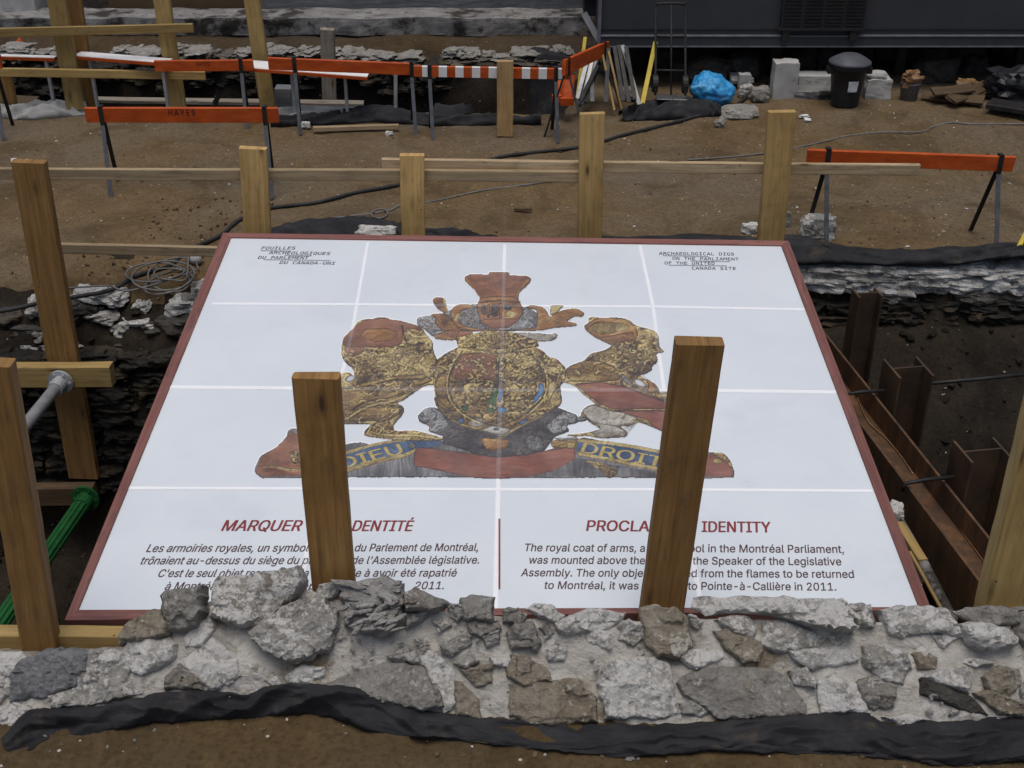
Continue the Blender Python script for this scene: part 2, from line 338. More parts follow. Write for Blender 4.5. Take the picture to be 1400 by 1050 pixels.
# bag, translucent tape
def bagmat():
    m, t, b = newmat('blue_bag'); v = mapped(t)
    c = ramp(t, ntex(t, v, 6, 6, .6, 1), [(.3, (.02,.16,.42)), (.55, (.05,.36,.72)), (.8, (.32,.62,.82))])
    t.links.new(c, b.inputs['Base Color']); b.inputs['Roughness'].default_value = .22
    bump(t, b, ntex(t, v, 22, 5, .6, 2), .6, .02); return m
M['bag'] = bagmat()
def tapemat():
    m, t, b = newmat('clear_overlap'); b.inputs['Base Color'].default_value = (.95,.96,.98,1); b.inputs['Roughness'].default_value = .35
    v = mapped(t, rnd=False); a = ramp(t, ntex(t, v, 2.5, 4, .6), [(.3, .05), (.7, .12)])
    t.links.new(a, b.inputs['Alpha']); return m
M['tape'] = tapemat()

# ------------------------------------------------------------------ ground sheet
def lerp(a, b, t): return a + (b - a) * t
def sst(a, b, x):
    t = min(1, max(0, (x - a) / (b - a))); return t * t * (3 - 2 * t)
def pit_edge(x): return lerp(8.36, 8.5, sst(-.8, 1.6, x)) + .10 * noise.noise(Vector((x * 1.7, 3.1, 0))) + .05 * noise.noise(Vector((x * 6, 1.1, 0)))
def ground_z(x, y):
    z = .024 * N3((x, y, 0), .9, 3) + .018 * N3((x, y, 5), 3.2, 5)
    if y < 4.3:
        zf = .228 + .015 * N3((x, y, 2), 2.2, 4)
        if y > 4.08: zf = lerp(zf, -2.2, sst(4.08, 4.13, y))
        return zf
    e = pit_edge(x)
    if y < e:
        d = e - y
        if x < 0:
            p = -.20 * sst(0, .16, d) - .16 * sst(.2, .34, d) - 1.75 * sst(.36, .62, d)
        else:
            p = -.42 * sst(0, .1, d) - .25 * sst(.2, .5, d) - .95 * sst(.35, 1.5, d)
        k = sst(0, .4, d)
        p += k * (.09 * N3((x, y, 9), 1.6, 5) + .05 * N3((x * 1.0, y, 3), 7, 4))
        z += p
    # the second trench, behind on the left
    ex = .35 + .25 * noise.noise(Vector((y, 7, 0)))
    n0 = 12.2 + .1 * noise.noise(Vector((x * 1.3, 11, 0))); n1 = 14.05 + .08 * noise.noise(Vector((x * 1.3, 15, 0)))
    ty = sst(n0, n0 + .15, y) * (1 - sst(n1 - .12, n1, y))
    tx = 1 - sst(ex - .55, ex + .55, x)
    z -= ty * tx * 1.15 * (1 + .12 * N3((x, y, 4), 1.5, 4))
    if x < 1.2 and y > 14.1: z += .1 * sst(14.1, 14.7, y)
    if y > 8.5 and z > -.05:
        rut = math.exp(-((y - 10.6 - .12 * x - .25 * noise.noise(Vector((x * .5, 3, 0)))) / .13) ** 2) * (.5 + .5 * noise.noise(Vector((x * 1.2, 8, 0))))
        cx_, cy_ = math.floor(x / .42), math.floor(y / .42); hh_ = noise.cell(Vector((cx_ + .5, cy_ + .5, .5)))
        px0, py0 = (cx_ + .5 + .35 * (noise.cell(Vector((cx_ + .5, cy_ + .5, 3.5))) - .5)) * .42, (cy_ + .5) * .42
        if hh_ > .45: z -= .018 * math.exp(-((x - px0) / .055) ** 2 - ((y - py0) / .12) ** 2)
        z -= .022 * rut
    # shallow dips by the left edge of the near pit
    for (cx, cy, r, h) in ((-3.0, 8.9, .35, .10), (-2.75, 8.6, .3, .07), (-2.0, 9.3, .4, -.03)):
        q = math.hypot(x - cx, (y - cy) * 1.3) / r
        if q < 1: z -= h * (1 - q * q) ** 2
    return z
def ground():
    fx = [-5.6 + .05 * i for i in range(225)]; fy = [2.2 + .05 * i for i in range(270)]
    xs = [-60, -30, -14, -8] + fx + [8, 14, 30, 60]; ys = [-50, -20, -6, 0, 1.4] + fy + [18, 24, 40, 90]
    nx = len(xs); vs = []; fs = []; mi = []
    for y in ys:
        for x in xs:
            j = (.012 * noise.noise(Vector((x * 9, y * 9, 1))), .012 * noise.noise(Vector((x * 9, y * 9, 6)))) if abs(x) < 5.5 else (0, 0)
            vs.append(Vector((x + j[0], y + j[1], ground_z(x, y) if abs(x) < 14 else (0 if y > 4 else .2))))
    for j in range(len(ys) - 1):
        for i in range(nx - 1):
            f = [j*nx+i, j*nx+i+1, (j+1)*nx+i+1, (j+1)*nx+i]
            zc = sum(vs[k].z for k in f) / 4
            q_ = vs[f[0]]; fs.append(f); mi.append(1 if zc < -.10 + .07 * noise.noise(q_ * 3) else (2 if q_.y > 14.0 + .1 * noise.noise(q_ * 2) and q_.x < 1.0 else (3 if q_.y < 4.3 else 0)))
    mb = MB(); mb.v = vs; mb.f = fs; mb.m = mi; mb.uv = [None] * len(fs)
    o = mb.build('ground', [M['soil'], M['subsoil'], M['earth'], M['front_soil']], smooth=True, origin=(0, 0, 0)); tag(o, kind='structure')
ground()

# ------------------------------------------------------------------ stones
def stone(mb, poly, mapper, nrm, h, seed, mi=0, sink=.03, rough=.010, ring=7, dome=.2, n=44):
    """a rubble stone: outline on the wall face, worn arris, rough faceted top on an even grid"""
    P = [mapper(x, y) for (x, y) in poly]; nrm = Vector(nrm).normalized()
    if n > 30:
        c_ = sum(P, Vector()) / len(P); P = [c_ + (p - c_) * (1.035 + .009 / max(.03, (p - c_).length)) for p in P]
    ex = (P[1] - P[0]); ex = (ex - nrm * ex.dot(nrm)).normalized(); ey = nrm.cross(ex); o3 = sum(P, Vector()) / len(P)
    Q = [Vector(((p - o3).dot(ex), (p - o3).dot(ey))) for p in P]
    A = sum(Q[i].x * Q[(i+1) % len(Q)].y - Q[(i+1) % len(Q)].x * Q[i].y for i in range(len(Q)))
    if A < 0: Q = Q[::-1]
    L = sum((Q[(i+1) % len(Q)] - Q[i]).length for i in range(len(Q))); out = []
    for i in range(len(Q)):
        p, q = Q[i], Q[(i+1) % len(Q)]; k = max(1, round(n * (q - p).length / L))
        for j in range(k): out.append(p.lerp(q, j / k))
    sm = out
    for _ in range(0): sm = [(sm[i-1] + sm[i] * 2 + sm[(i+1) % len(sm)]) / 4 for i in range(len(sm))]
    size = (abs(A) / 2 / math.pi) ** .5; out = []
    for p in sm:
        d = p.normalized(); v3 = Vector((p.x + seed, p.y, seed * .7))
        out.append(p + d * (size * .07 * noise.noise(v3 * (2.5 / size)) + size * .06 * noise.noise(v3 * (8 / size))))
    m_ = len(out)
    def offs(dd):
        r = []
        for i in range(m_):
            t = out[(i+1) % m_] - out[i-1]; t = Vector((-t.y, t.x)); t = t.normalized() if t.length > 1e-9 else -out[i].normalized(); r.append(out[i] + t * dd)
        return r
    step = max(.006, min(.012, size * .10)); e1 = min(.006, size * .12)
    pts = list(out) + offs(e1)
    def inside(x, y):
        c = False
        for i in range(m_):
            x0, y0 = out[i]; x1, y1 = out[i-1]
            if (y0 > y) != (y1 > y) and x < (x1 - x0) * (y - y0) / (y1 - y0) + x0: c = not c
        return c
    def dist(x, y): return min(math.hypot(x - q.x, y - q.y) for q in out)
    xs = [q.x for q in out]; ys = [q.y for q in out]; y = min(ys); row = 0; rg = random.Random(int(seed * 100)); D = [0.0] * m_ + [e1] * m_
    while y < max(ys):
        x = min(xs) + (step / 2 if row % 2 else 0)
        while x < max(xs):
            u, w = x + rg.uniform(-.25, .25) * step, y + rg.uniform(-.25, .25) * step
            if inside(u, w):
                dd = dist(u, w)
                if dd > e1 + step * .45: pts.append(Vector((u, w))); D.append(dd)
            x += step
        y += step * .87; row += 1
    from mathutils.geometry import delaunay_2d_cdt
    V, E_, F_, ov, _, _ = delaunay_2d_cdt(pts, [(i, (i+1) % m_) for i in range(m_)], [], 1, 1e-7)
    off = Vector((seed * 3.7, seed * 1.3, 0)); edge = min(.016, size * .3)
    tilt = Vector((rg.uniform(-1, 1), rg.uniform(-1, 1))) * (h * .45 / size); tb = size * .55
    vs = []; 
    for i, q in enumerate(V):
        dd = D[ov[i][0]] if ov[i] else dist(q.x, q.y)
        p = o3 + ex * q.x + ey * q.y; t = min(1, dd / edge); w = 1 - (1 - t) ** 2.6
        z = h * (.12 + .88 * w) + h * dome * min(1, dd / size)
        # broad flat breaks, ledges and pits
        s1 = N3(p + off, .9 / size, 2); led = noise.cell(p * (1.3 / size) + off * 1.7 + Vector((0, 0, s1)))
        z += w * (rough * 1.5 * s1 + rough * .7 * (led - .5) + rough * .9 * N3(p + off, 13, 4) + rough * .5 * (1 - abs(noise.noise((p + off) * 24)) * 2.6) + Vector((q.x, q.y)).dot(tilt))
        lat = rough * .8 * (1 - t)
        p = p + ex * (lat * noise.noise(p * 30 + off)) + ey * (lat * noise.noise(p * 30 + off * 2))
        vs.append(p + nrm * z)
    fs = [list(f) for f in F_]
    a_, b_, d_ = vs[fs[0][0]], vs[fs[0][1]], vs[fs[0][2]]
    va, vb, vd = V[fs[0][0]], V[fs[0][1]], V[fs[0][2]]
    if (vb - va).cross(vd - va) < 0: fs = [f[::-1] for f in fs]
    inv = {}
    for i, l in enumerate(ov):
        for k in l: inv[k] = i
    b0 = len(vs)
    for k in range(m_): q = out[k] * .985; vs.append(o3 + ex * q.x + ey * q.y - nrm * sink)
    for k in range(m_):
        j = (k + 1) % m_
        if k in inv and j in inv: fs.append([inv[k], b0 + k, b0 + j, inv[j]])
    mb.add(vs, fs, mi)
def rock(mb, c, dims, seed, mi=0, boxy=.6, sub=3, rough=.12, rot=0.0):
    bm = bmesh.new(); bmesh.ops.create_cube(bm, size=2)
    bmesh.ops.subdivide_edges(bm, edges=bm.edges[:], cuts=2 ** sub - 1, use_grid_fill=True)
    cs, sn = math.cos(rot), math.sin(rot); vs = []
    bm.verts.index_update()
    for v in bm.verts:
        p = v.co; s = p.normalized() * 1.15; q = p.lerp(s, 1 - boxy)
        k = 1 + rough * noise.fractal(q * 1.1 + Vector((seed * 5.1, seed, 0)), 1, 2, 4) + rough * .5 * (noise.cell(q * 1.7 + Vector((seed, 0, seed))) - .5)
        q = q * k; q = Vector((q.x * dims[0] / 2, q.y * dims[1] / 2, q.z * dims[2] / 2))
        vs.append(Vector(c) + Vector((q.x * cs - q.y * sn, q.x * sn + q.y * cs, q.z)))
    mb.add(vs, [[v.index for v in f.verts] for f in bm.faces], mi); bm.free()

# the rubble wall along the front: mortar core with every stone set in it
WP0 = Vector((0, 3.95, .54)); WN = Vector((0, -1, 1)).normalized()
def wall_pt(px, py): return at_plane(px, py, WP0, WN)
T1 = lambda x, y: (x / 3.889, 780 + y / 3.889)
T2 = lambda x, y: (350 + x / 3.889, 780 + y / 3.889)
T3 = lambda x, y: (700 + x / 3.889, 780 + y / 3.889)
T4 = lambda x, y: (1050 + x / 3.889, 780 + y / 3.889)
crest = [(-260, 915), (0, 905), (60, 908), (150, 906), (175, 878), (225, 858), (285, 822), (330, 806), (420, 806), (470, 822), (560, 830), (640, 838), (700, 845),
         (760, 847), (860, 848), (900, 852), (960, 846), (1150, 848), (1230, 853), (1300, 857), (1420, 860), (1680, 858)]
def crest_y(px):
    for (a, b) in zip(crest, crest[1:]):
        if a[0] <= px <= b[0]: return lerp(a[1], b[1], (px - a[0]) / (b[0] - a[0]))
    return 850
wall = empty('rubble_wall', (0, 3.85, .2), 'low grey rubble stone wall with pale lime mortar in front of the printed board', 'wall')
foot = [(-400, 1008), (60, 1000), (200, 976), (300, 964), (400, 960), (500, 968), (600, 992), (800, 1003), (1800, 1003)]
def foot_y(px):
    for (a, b) in zip(foot, foot[1:]):
        if a[0] <= px <= b[0]: return lerp(a[1], b[1], (px - a[0]) / (b[0] - a[0]))
    return 1003
def mortar():
    mb = MB(); cols = list(range(-260, 1680, 4)); rows = 46; vs = []; fs = []
    for px in cols:
        cy = crest_y(px)
        for r in range(rows + 1):
            py = lerp(cy, foot_y(px), r / rows); p = wall_pt(px, py)
            e = .018 * N3(p, 3.2, 3) + .016 * N3(p, 9, 6) + .007 * N3(p, 34, 3) - .007
            q = p + WN * e
            vs.append(q)
        top = vs[-(rows + 1)]
        vs.append(top + Vector((0, .05, -.045 + .01 * N3(top, 6, 3)))); vs.append(Vector((top.x, 4.10, top.z - .16))); vs.append(Vector((top.x, 4.11, -2.3)))
    m = rows + 4
    for c in range(len(cols) - 1):
        b = c * m
        for r in range(rows): fs.append([b+r, b+r+1, b+m+r+1, b+m+r])
        fs.append([b, b+m, b+m+rows+1, b+rows+1]); fs.append([b+rows+1, b+m+rows+1, b+m+rows+2, b+rows+2]); fs.append([b+rows+2, b+m+rows+2, b+m+rows+3, b+rows+3])
    mb.add(vs, fs); mb.build('mortar', M['mortar'], wall, smooth=True)
mortar()
STONES = [
 (T1, 'st_lime', .03, [(0,440),(110,450),(130,480),(75,570),(60,640),(0,690),(-60,600)]),
 (T1, 'st_lime', .03, [(-300,470),(-70,440),(-60,640),(-120,760),(-330,740)]),
 (T1, 'st_lime', .02, [(0,740),(70,700),(160,740),(40,860),(0,880)]),
 (T1, 'st_blue', .07, [(80,555),(140,480),(250,440),(370,420),(480,440),(450,550),(400,610),(280,650),(70,690)]),
 (T1, 'st_mix', .05, [(485,440),(600,420),(690,520),(770,560),(740,650),(500,710),(300,725),(280,660),(420,610)]),
 (T1, 'st_brown', .08, [(650,340),(700,270),(800,225),(880,220),(905,300),(890,350),(780,365),(690,375),(650,400)]),
 (T1, 'st_lime', .055, [(690,375),(790,360),(890,365),(930,400),(900,480),(760,550),(700,520),(680,470)]),
 (T1, 'st_grey', .10, [(880,150),(920,115),(1000,110),(1090,100),(1085,220),(1050,300),(980,310),(915,310),(890,230)]),
 (T1, 'st_lime', .04, [(990,360),(1040,290),(1130,260),(1140,320),(1080,400),(1000,400)]),
 (T1, 'st_grey', .05, [(890,570),(960,510),(1060,570),(1070,630),(880,630)]),
 (T1, 'st_lime', .03, [(960,500),(1130,370),(1250,460),(1270,560),(1130,630),(1080,590),(1000,520)]),
 (T1, 'st_mix', .09, [(1160,70),(1180,45),(1330,35),(1350,60),(1400,250),(1300,300),(1200,260),(1140,240)]),
 (T2, 'st_mix', .10, [(-30,110),(20,25),(230,-5),(262,60),(240,120),(150,200),(30,310),(-60,280)]),
 (T2, 'st_mix', .105, [(-10,340),(90,250),(240,170),(370,165),(430,230),(430,310),(390,420),(320,440),(300,460),(180,490),(60,430)]),
 (T2, 'st_mix', .06, [(320,150),(350,80),(460,55),(460,100),(410,150)]),
 (T2, 'st_grey', .10, [(795,130),(860,100),(990,160),(1025,185),(960,215),(810,220)]),
 (T2, 'slate', .06, [(800,230),(950,210),(870,270),(810,310)]),
 (T2, 'slate', .05, [(1030,180),(1090,190),(1110,230),(1070,265),(1035,240)]),
 (T2, 'st_grey', .08, [(1090,150),(1160,150),(1260,145),(1250,270),(1120,260),(1095,200)]),
 (T2, 'st_grey', .05, [(1130,265),(1260,270),(1290,310),(1200,345),(1150,330)]),
 (T2, 'slate', .04, [(1200,350),(1290,320),(1280,380),(1230,400)]),
 (T2, 'slate', .03, [(945,270),(1000,265),(1030,290),(990,310)]),
 (T2, 'st_grey', .04, [(985,400),(1130,330),(1140,390),(1050,450),(1000,440)]),
 (T2, 'st_grey', .05, [(380,610),(560,530),(720,500),(870,510),(960,640),(990,720),(870,740),(700,700),(500,650)]),
 (T2, 'slate', .05, [(710,460),(840,430),(880,500),(730,480)]),
 (T2, 'st_lime', .025, [(870,450),(960,440),(1040,540),(1060,700),(1000,740),(960,640)]),
 (T2, 'st_brown', .04, [(1060,600),(1100,610),(1170,680),(1190,780),(1070,760)]),
 (T2, 'st_mix', .04, [(1060,490),(1140,425),(1175,480),(1120,515)]),
 (T2, 'st_brown', .035, [(1090,530),(1250,500),(1240,590),(1180,610)]),
 (T2, 'st_lime', .03, [(1250,465),(1350,470),(1360,520),(1270,500)]),
 (T2, 'st_lime', .035, [(170,560),(250,510),(350,520),(350,560),(290,590),(170,600)]),
 (T2, 'st_lime', .025, [(60,580),(110,565),(130,600),(90,615)]),
 (T3, 'st_grey', .06, [(-40,215),(30,205),(70,240),(40,285),(-40,270)]),
 (T3, 'st_lime', .06, [(80,210),(130,180),(200,190),(265,240),(240,275),(200,265)]),
 (T3, 'st_lime', .055, [(235,285),(300,250),(420,215),(600,230),(560,270),(500,310),(400,320),(300,340),(260,330)]),
 (T3, 'st_grey', .05, [(-20,330),(20,290),(110,285),(150,390),(130,410),(0,410)]),
 (T3, 'st_grey', .03, [(150,310),(190,285),(215,330),(190,350)]),
 (T3, 'st_lime', .035, [(190,420),(240,405),(280,430),(270,470),(200,475)]),
 (T3, 'st_lime', .035, [(400,345),(460,325),(520,330),(540,370),(510,415),(440,390)]),
 (T3, 'st_mix', .05, [(570,310),(620,270),(680,280),(690,360),(640,395),(580,365)]),
 (T3, 'st_brown', .06, [(690,215),(760,195),(880,210),(920,250),(945,400),(870,465),(780,450),(720,400),(700,280)]),
 (T3, 'st_mix', .03, [(945,240),(980,245),(1010,275),(990,300),(955,290)]),
 (T3, 'st_lime', .04, [(885,450),(950,425),(1110,430),(1110,470),(980,520),(930,490)]),
 (T3, 'st_brown', .05, [(0,460),(90,470),(190,540),(200,580),(60,610),(-20,560)]),
 (T3, 'st_brown', .05, [(0,610),(200,595),(350,585),(380,640),(440,670),(440,800),(130,815),(0,770)]),
 (T3, 'st_lime', .06, [(500,510),(560,480),(750,475),(820,490),(850,640),(875,740),(800,775),(510,770),(490,690),(470,600)]),
 (T3, 'st_grey', .04, [(895,600),(960,550),(1090,510),(1361,530),(1440,565),(1550,720),(1540,770),(1130,780),(1040,730),(930,660)]),
 (T3, 'st_brown', .045, [(1085,330),(1150,320),(1240,360),(1330,390),(1300,480),(1220,480),(1130,410)]),
 (T3, 'st_lime', .085, [(985,150),(1361,150),(1720,162),(1780,320),(1750,330),(1590,305),(1450,260),(1350,235),(1220,222),(1060,240),(985,205)]),
 (T3, 'st_mix', .025, [(1080,265),(1180,245),(1250,255),(1290,310),(1270,360),(1180,320)]),
 (T3, 'st_mix', .03, [(900,710),(960,695),(1035,745),(1000,765),(910,760)]),
 (T4, 'st_mix', .03, [(0,275),(100,275),(240,335),(390,365),(370,400),(180,410),(60,430),(-30,400)]),
 (T4, 'st_mix', .07, [(410,210),(450,185),(540,190),(560,280),(540,305),(480,290)]),
 (T4, 'st_lime', .07, [(590,220),(700,195),(850,200),(930,210),(1020,340),(1010,360),(900,330),(800,330),(710,360),(640,330)]),
 (T4, 'st_lime', .035, [(870,345),(940,340),(1000,360),(930,400)]),
 (T4, 'st_lime', .09, [(1020,295),(1120,280),(1230,310),(1300,360),(1290,400),(1130,420),(1060,390)]),
 (T4, 'st_grey', .06, [(1000,220),(1150,195),(1300,210),(1310,285),(1180,295),(1080,265)]),
 (T4, 'st_grey', .07, [(1310,205),(1400,200),(1440,340),(1361,400),(1320,340)]),
 (T4, 'st_mix', .05, [(510,410),(640,410),(720,450),(745,520),(700,590),(600,570),(520,500)]),
 (T4, 'st_grey', .05, [(480,600),(560,570),(670,620),(660,720),(560,730),(490,690)]),
 (T4, 'st_brown', .03, [(770,450),(830,430),(890,470),(880,520),(800,520)]),
 (T4, 'st_lime', .06, [(830,570),(920,530),(1040,515),(1070,560),(1050,650),(900,600)]),
 (T4, 'st_dark', .045, [(810,585),(900,605),(1060,665),(1150,760),(1050,750),(820,660)]),
 (T4, 'st_brown', .055, [(1150,570),(1230,520),(1320,530),(1330,600),(1280,660),(1180,640)]),
 (T4, 'st_brown', .05, [(1100,655),(1190,645),(1340,700),(1340,780),(1220,750)]),
 (T4, 'st_lime', .045, [(270,600),(350,570),(450,610),(530,750),(290,750)]),
 (T4, 'st_mix', .03, [(120,540),(200,530),(250,580),(240,620),(150,590)]),
 (T4, 'st_lime', .04, [(120,430),(270,420),(400,405),(470,480),(330,500),(250,520),(150,470)]),
 (T4, 'st_lime', .03, [(620,780),(740,770),(850,790),(720,820)]),
 (T4, 'st_lime', .03, [(1000,480),(1110,470),(1190,490),(1100,510)]),
 (T4, 'st_mix', .05, [(1345,620),(1430,560),(1520,640),(1480,760),(1360,720)]),
 (T4, 'st_lime', .05, [(1380,420),(1520,400),(1600,500),(1440,540)]),
]
for i, (tf, mt, h, poly) in enumerate(STONES):
    mb = MB(); stone(mb, [tf(*p) for p in poly], wall_pt, WN, h * (.62 if h < .085 else .85), i + 1.3, rough=.008 if h < .05 else .012)
    mb.build('stone', M[mt], wall, smooth=False)
rf_ = random.Random(31)
for (xa, xb_) in ((1440, 1680), (-255, -75)):            # the wall runs on past both sides of the view
    for row in range(3):
        x = xa + rf_.uniform(0, 12)
        while x < xb_:
            w_ = rf_.uniform(26, 62); y0 = (852 if xa > 0 else 905) + row * (46 if xa > 0 else 32) + rf_.uniform(-5, 5); h_ = rf_.uniform(26, 42) if xa > 0 else rf_.uniform(20, 30)
            pl = [(x + w_ * (.5 + .5 * math.cos(2*math.pi*q_/8 + .3) * rf_.uniform(.8, 1.1)), y0 + h_ * (.5 + .5 * math.sin(2*math.pi*q_/8 + .3) * rf_.uniform(.8, 1.1))) for q_ in range(8)]
            mb = MB(); stone(mb, pl, wall_pt, WN, rf_.uniform(.02, .05), x * .013 + row, rough=.009); mb.build('stone', M[rf_.choice(('st_lime', 'st_mix', 'st_grey', 'st_lime'))], wall); x += w_ * 1.02
def slate_stone():
    """one stone split along its bedding into many thin leaves"""
    mb = MB(); base = [T2(*p) for p in [(455,140),(500,85),(600,55),(690,50),(770,90),(785,160),(775,200),(795,280),(670,355),(560,320),(490,285),(500,210)]]
    stone(mb, base, wall_pt, WN, .06, 91, rough=.012)
    rnd = random.Random(5)
    for k in range(46):
        cx = rnd.uniform(470, 770); cy = rnd.uniform(70, 320) + (cx - 620) * .0
        if cx < 500 and cy > 250: continue
        a = rnd.uniform(22, 85); b = rnd.uniform(8, 24); th = rnd.gauss(-.35 if cy > 180 else .15, .25)
        pl = []
        for q in range(7):
            w = 2 * math.pi * q / 7 + rnd.uniform(-.25, .25); x = a * math.cos(w) * rnd.uniform(.75, 1.1); y = b * math.sin(w) * rnd.uniform(.75, 1.1)
            pl.append(T2(cx + x * math.cos(th) - y * math.sin(th), cy + x * math.sin(th) + y * math.cos(th)))
        nn = (WN + Vector((rnd.uniform(-.3, .3), rnd.uniform(-.3, .3), rnd.uniform(-.1, .3)))).normalized()
        lift = rnd.uniform(.055, .105)
        stone(mb, pl, lambda x, y, L=lift: wall_pt(x, y) + WN * L, nn, rnd.uniform(.004, .010), k + 200, sink=.012, rough=.003, ring=3, n=18)
    o = mb.build('stone', M['slate'], wall); o['label'] = 'grey slate stone split into many thin leaves'
slate_stone()
def chips():
    mb = MB(); rnd = random.Random(9)
    for (tf, x0, y0, x1, y1, n) in ((T2, 430, 330, 600, 430, 9), (T2, 720, 350, 960, 440, 18), (T2, 440, 420, 640, 520, 6), (T4, 850, 640, 1000, 760, 10), (T1, 1150, 560, 1350, 720, 10), (T3, 100, 300, 700, 560, 16), (T2, 950, 180, 1300, 420, 14)):
        for k in range(n):
            px, py = tf(rnd.uniform(x0, x1), rnd.uniform(y0, y1)); s = rnd.uniform(.006, .022)
            rock(mb, wall_pt(px, py) + WN * .015, (s * rnd.uniform(.8, 2), s, s * rnd.uniform(.5, 1)), k + x0, 0, .4, 1, .5, rnd.uniform(0, 3))
    mb.build('stone_chips', M['slate'], wall)['kind'] = 'stuff'
chips()

# ------------------------------------------------------------------ printed information board laid over the pit
BP0 = Vector((0, 4.25, .28)); BV = Vector((0, 3.55, .26)).normalized(); BN = Vector((0, -BV.z, BV.y))
def bp(px, py, lift=0.0): return at_plane(px, py, BP0 + BN * lift, BN)
OUT = [(305,320),(1078,331),(1273,836),(89,850)]; INN = [(316,326),(1068,337),(1256,832),(107,836)]
OW = [bp(*p) for p in OUT]; IW = [bp(*p) for p in INN]
board = empty('information_board', sum(OW, Vector()) / 4, 'large white printed board in a red frame showing a coat of arms and two texts', 'sign board')
mb = MB()
def slab(mb, quad, top, bot, mi=0):
    a = [p + BN * top for p in quad]; b = [p + BN * bot for p in quad]; n = len(quad)
    mb.add(a + b, [list(range(n))[::-1], [n + k for k in range(n)]] + [[k, (k+1) % n, n + (k+1) % n, n + k] for k in range(n)], mi)
slab(mb, IW, 0, -.018); mb.build('panel', M['print'], board)
for k in range(4):
    j = (k + 1) % 4
    a, b = OW[k], OW[j]; ia, ib = IW[k], IW[j]
    mb = MB(); L = (b - a).length; ru = 7.3 * k
    prof = [(a, b, .010), (ia, ib, .010), (ia, ib, -.02), (a, b, -.055)]
    vs = []; S = 24
    for s in range(S + 1):
        for (p, q, z) in prof: vs.append(p.lerp(q, s / S) + BN * (z + .0015 * noise.noise(Vector((s * .4, k, 0)))))
    fs = []; uv = []
    for s in range(S):
        for i in range(4):
            i2 = (i + 1) % 4; fs.append([s*4+i, (s+1)*4+i, (s+1)*4+i2, s*4+i2])
            u0, u1, v0, v1 = ru + L*s/S, ru + L*(s+1)/S, i * .06, i * .06 + .06
            uv.append([(u0,v0),(u1,v0),(u1,v1),(u0,v1)])
    fs += [[0,1,2,3], [S*4+3, S*4+2, S*4+1, S*4]]; uv += [None, None]
    mb.add(vs, fs, 0, uv); mb.build('frame_rail', M['wood_frame'], board)
mb = MB()
for k in range(5):                       # joists under the panel
    y = 4.4 + .78 * k; p = BP0 + BV * ((y - 4.25) / BV.y)
    beam(mb, (-1.72, p.y, p.z - .075), (1.60, p.y, p.z - .075), (0, 0, 1), .09, .04)
o = mb.build('joists', M['wood_new'], board)
# overlapping edges of the sheets
def strip(mb, pts_a, pts_b, lift):
    n = len(pts_a); mb.add([bp(*p, lift) for p in pts_a] + [bp(*p, lift) for p in pts_b], [[k, k+1, n+k+1, n+k] for k in range(n-1)])
SEAMS = [([(503,331),(481,455),(462,535),(436,672),(404,836)], 5), ([(690,334),(687,455),(684,535),(681,672),(677,836)], 5.5), ([(875,335),(893,420),(908,535),(931,672),(960,836)], 5.5)]
k = 0
for pts, w in SEAMS:
    mb = MB(); strip(mb, [(x - w/2 * (.75 + (y-330)/900), y) for x, y in pts], [(x + w/2 * (.75 + (y-330)/900), y) for x, y in pts], .0072 + .0003 * k); k += 1
    mb.build('sheet_overlap', M['tape'], board)
    mb = MB(); strip(mb, [(x - w/2 * (.75 + (y-330)/900), y) for x, y in pts], [(x + w/2 * (.75 + (y-330)/900), y) for x, y in pts], .0004 + .0001 * k); mb.build('sheet_margin', M['p_white'], board)
for pts, h in (([(290,415),(500,416),(700,418),(900,419),(1100,423)], 3.0), ([(226,529),(450,531),(700,533),(900,533),(1143,536)], 4.4), ([(170,667),(450,668),(700,669),(900,669),(1193,671)], 3.8)):
    mb = MB(); strip(mb, [(x, y - h/2) for x, y in pts], [(x, y + h/2) for x, y in pts], .0072 + .0003 * k); k += 1
    mb.build('sheet_overlap', M['tape'], board)
    mb = MB(); strip(mb, [(x, y - h/2) for x, y in pts], [(x, y + h/2) for x, y in pts], .0004 + .00005 * k); mb.build('sheet_margin', M['p_white'], board)

# printed crest: flat shapes on the sheet
def z5(*p): return [(340 + x / 3.5, 360 + y / 3.5) for x, y in p]
def z6(*p): return [(660 + x / 3.5, 360 + y / 3.5) for x, y in p]
def zc(*p): return [(570 + x / 6.3636, 360 + y / 6.3636) for x, y in p]
def zs(*p): return [(570 + x / 5.832, 480 + y / 5.832) for x, y in p]
def zu(*p): return [(740 + x / 4.039, 400 + y / 4.039) for x, y in p]
def dense(P, step=3.0, jit=.35, seed=0):
    out = []
    for i in range(len(P)):
        a, b = P[i], P[(i+1) % len(P)]; L = math.hypot(b[0]-a[0], b[1]-a[1]); n = max(1, int(L / step))
        for k in range(n):
            t = k / n; x, y = lerp(a[0], b[0], t), lerp(a[1], b[1], t)
            out.append((x + jit * noise.noise(Vector((x * .35, y * .35, seed))), y + jit * noise.noise(Vector((x * .35, y * .35, seed + 9)))))
    return out
def rounded(P, it=1):
    for _ in range(it):
        Q = []
        for i in range(len(P)):
            a, b = P[i], P[(i+1) % len(P)]
            Q += [(a[0]*.75+b[0]*.25, a[1]*.75+b[1]*.25), (a[0]*.25+b[0]*.75, a[1]*.25+b[1]*.75)]
        P = Q
    return P
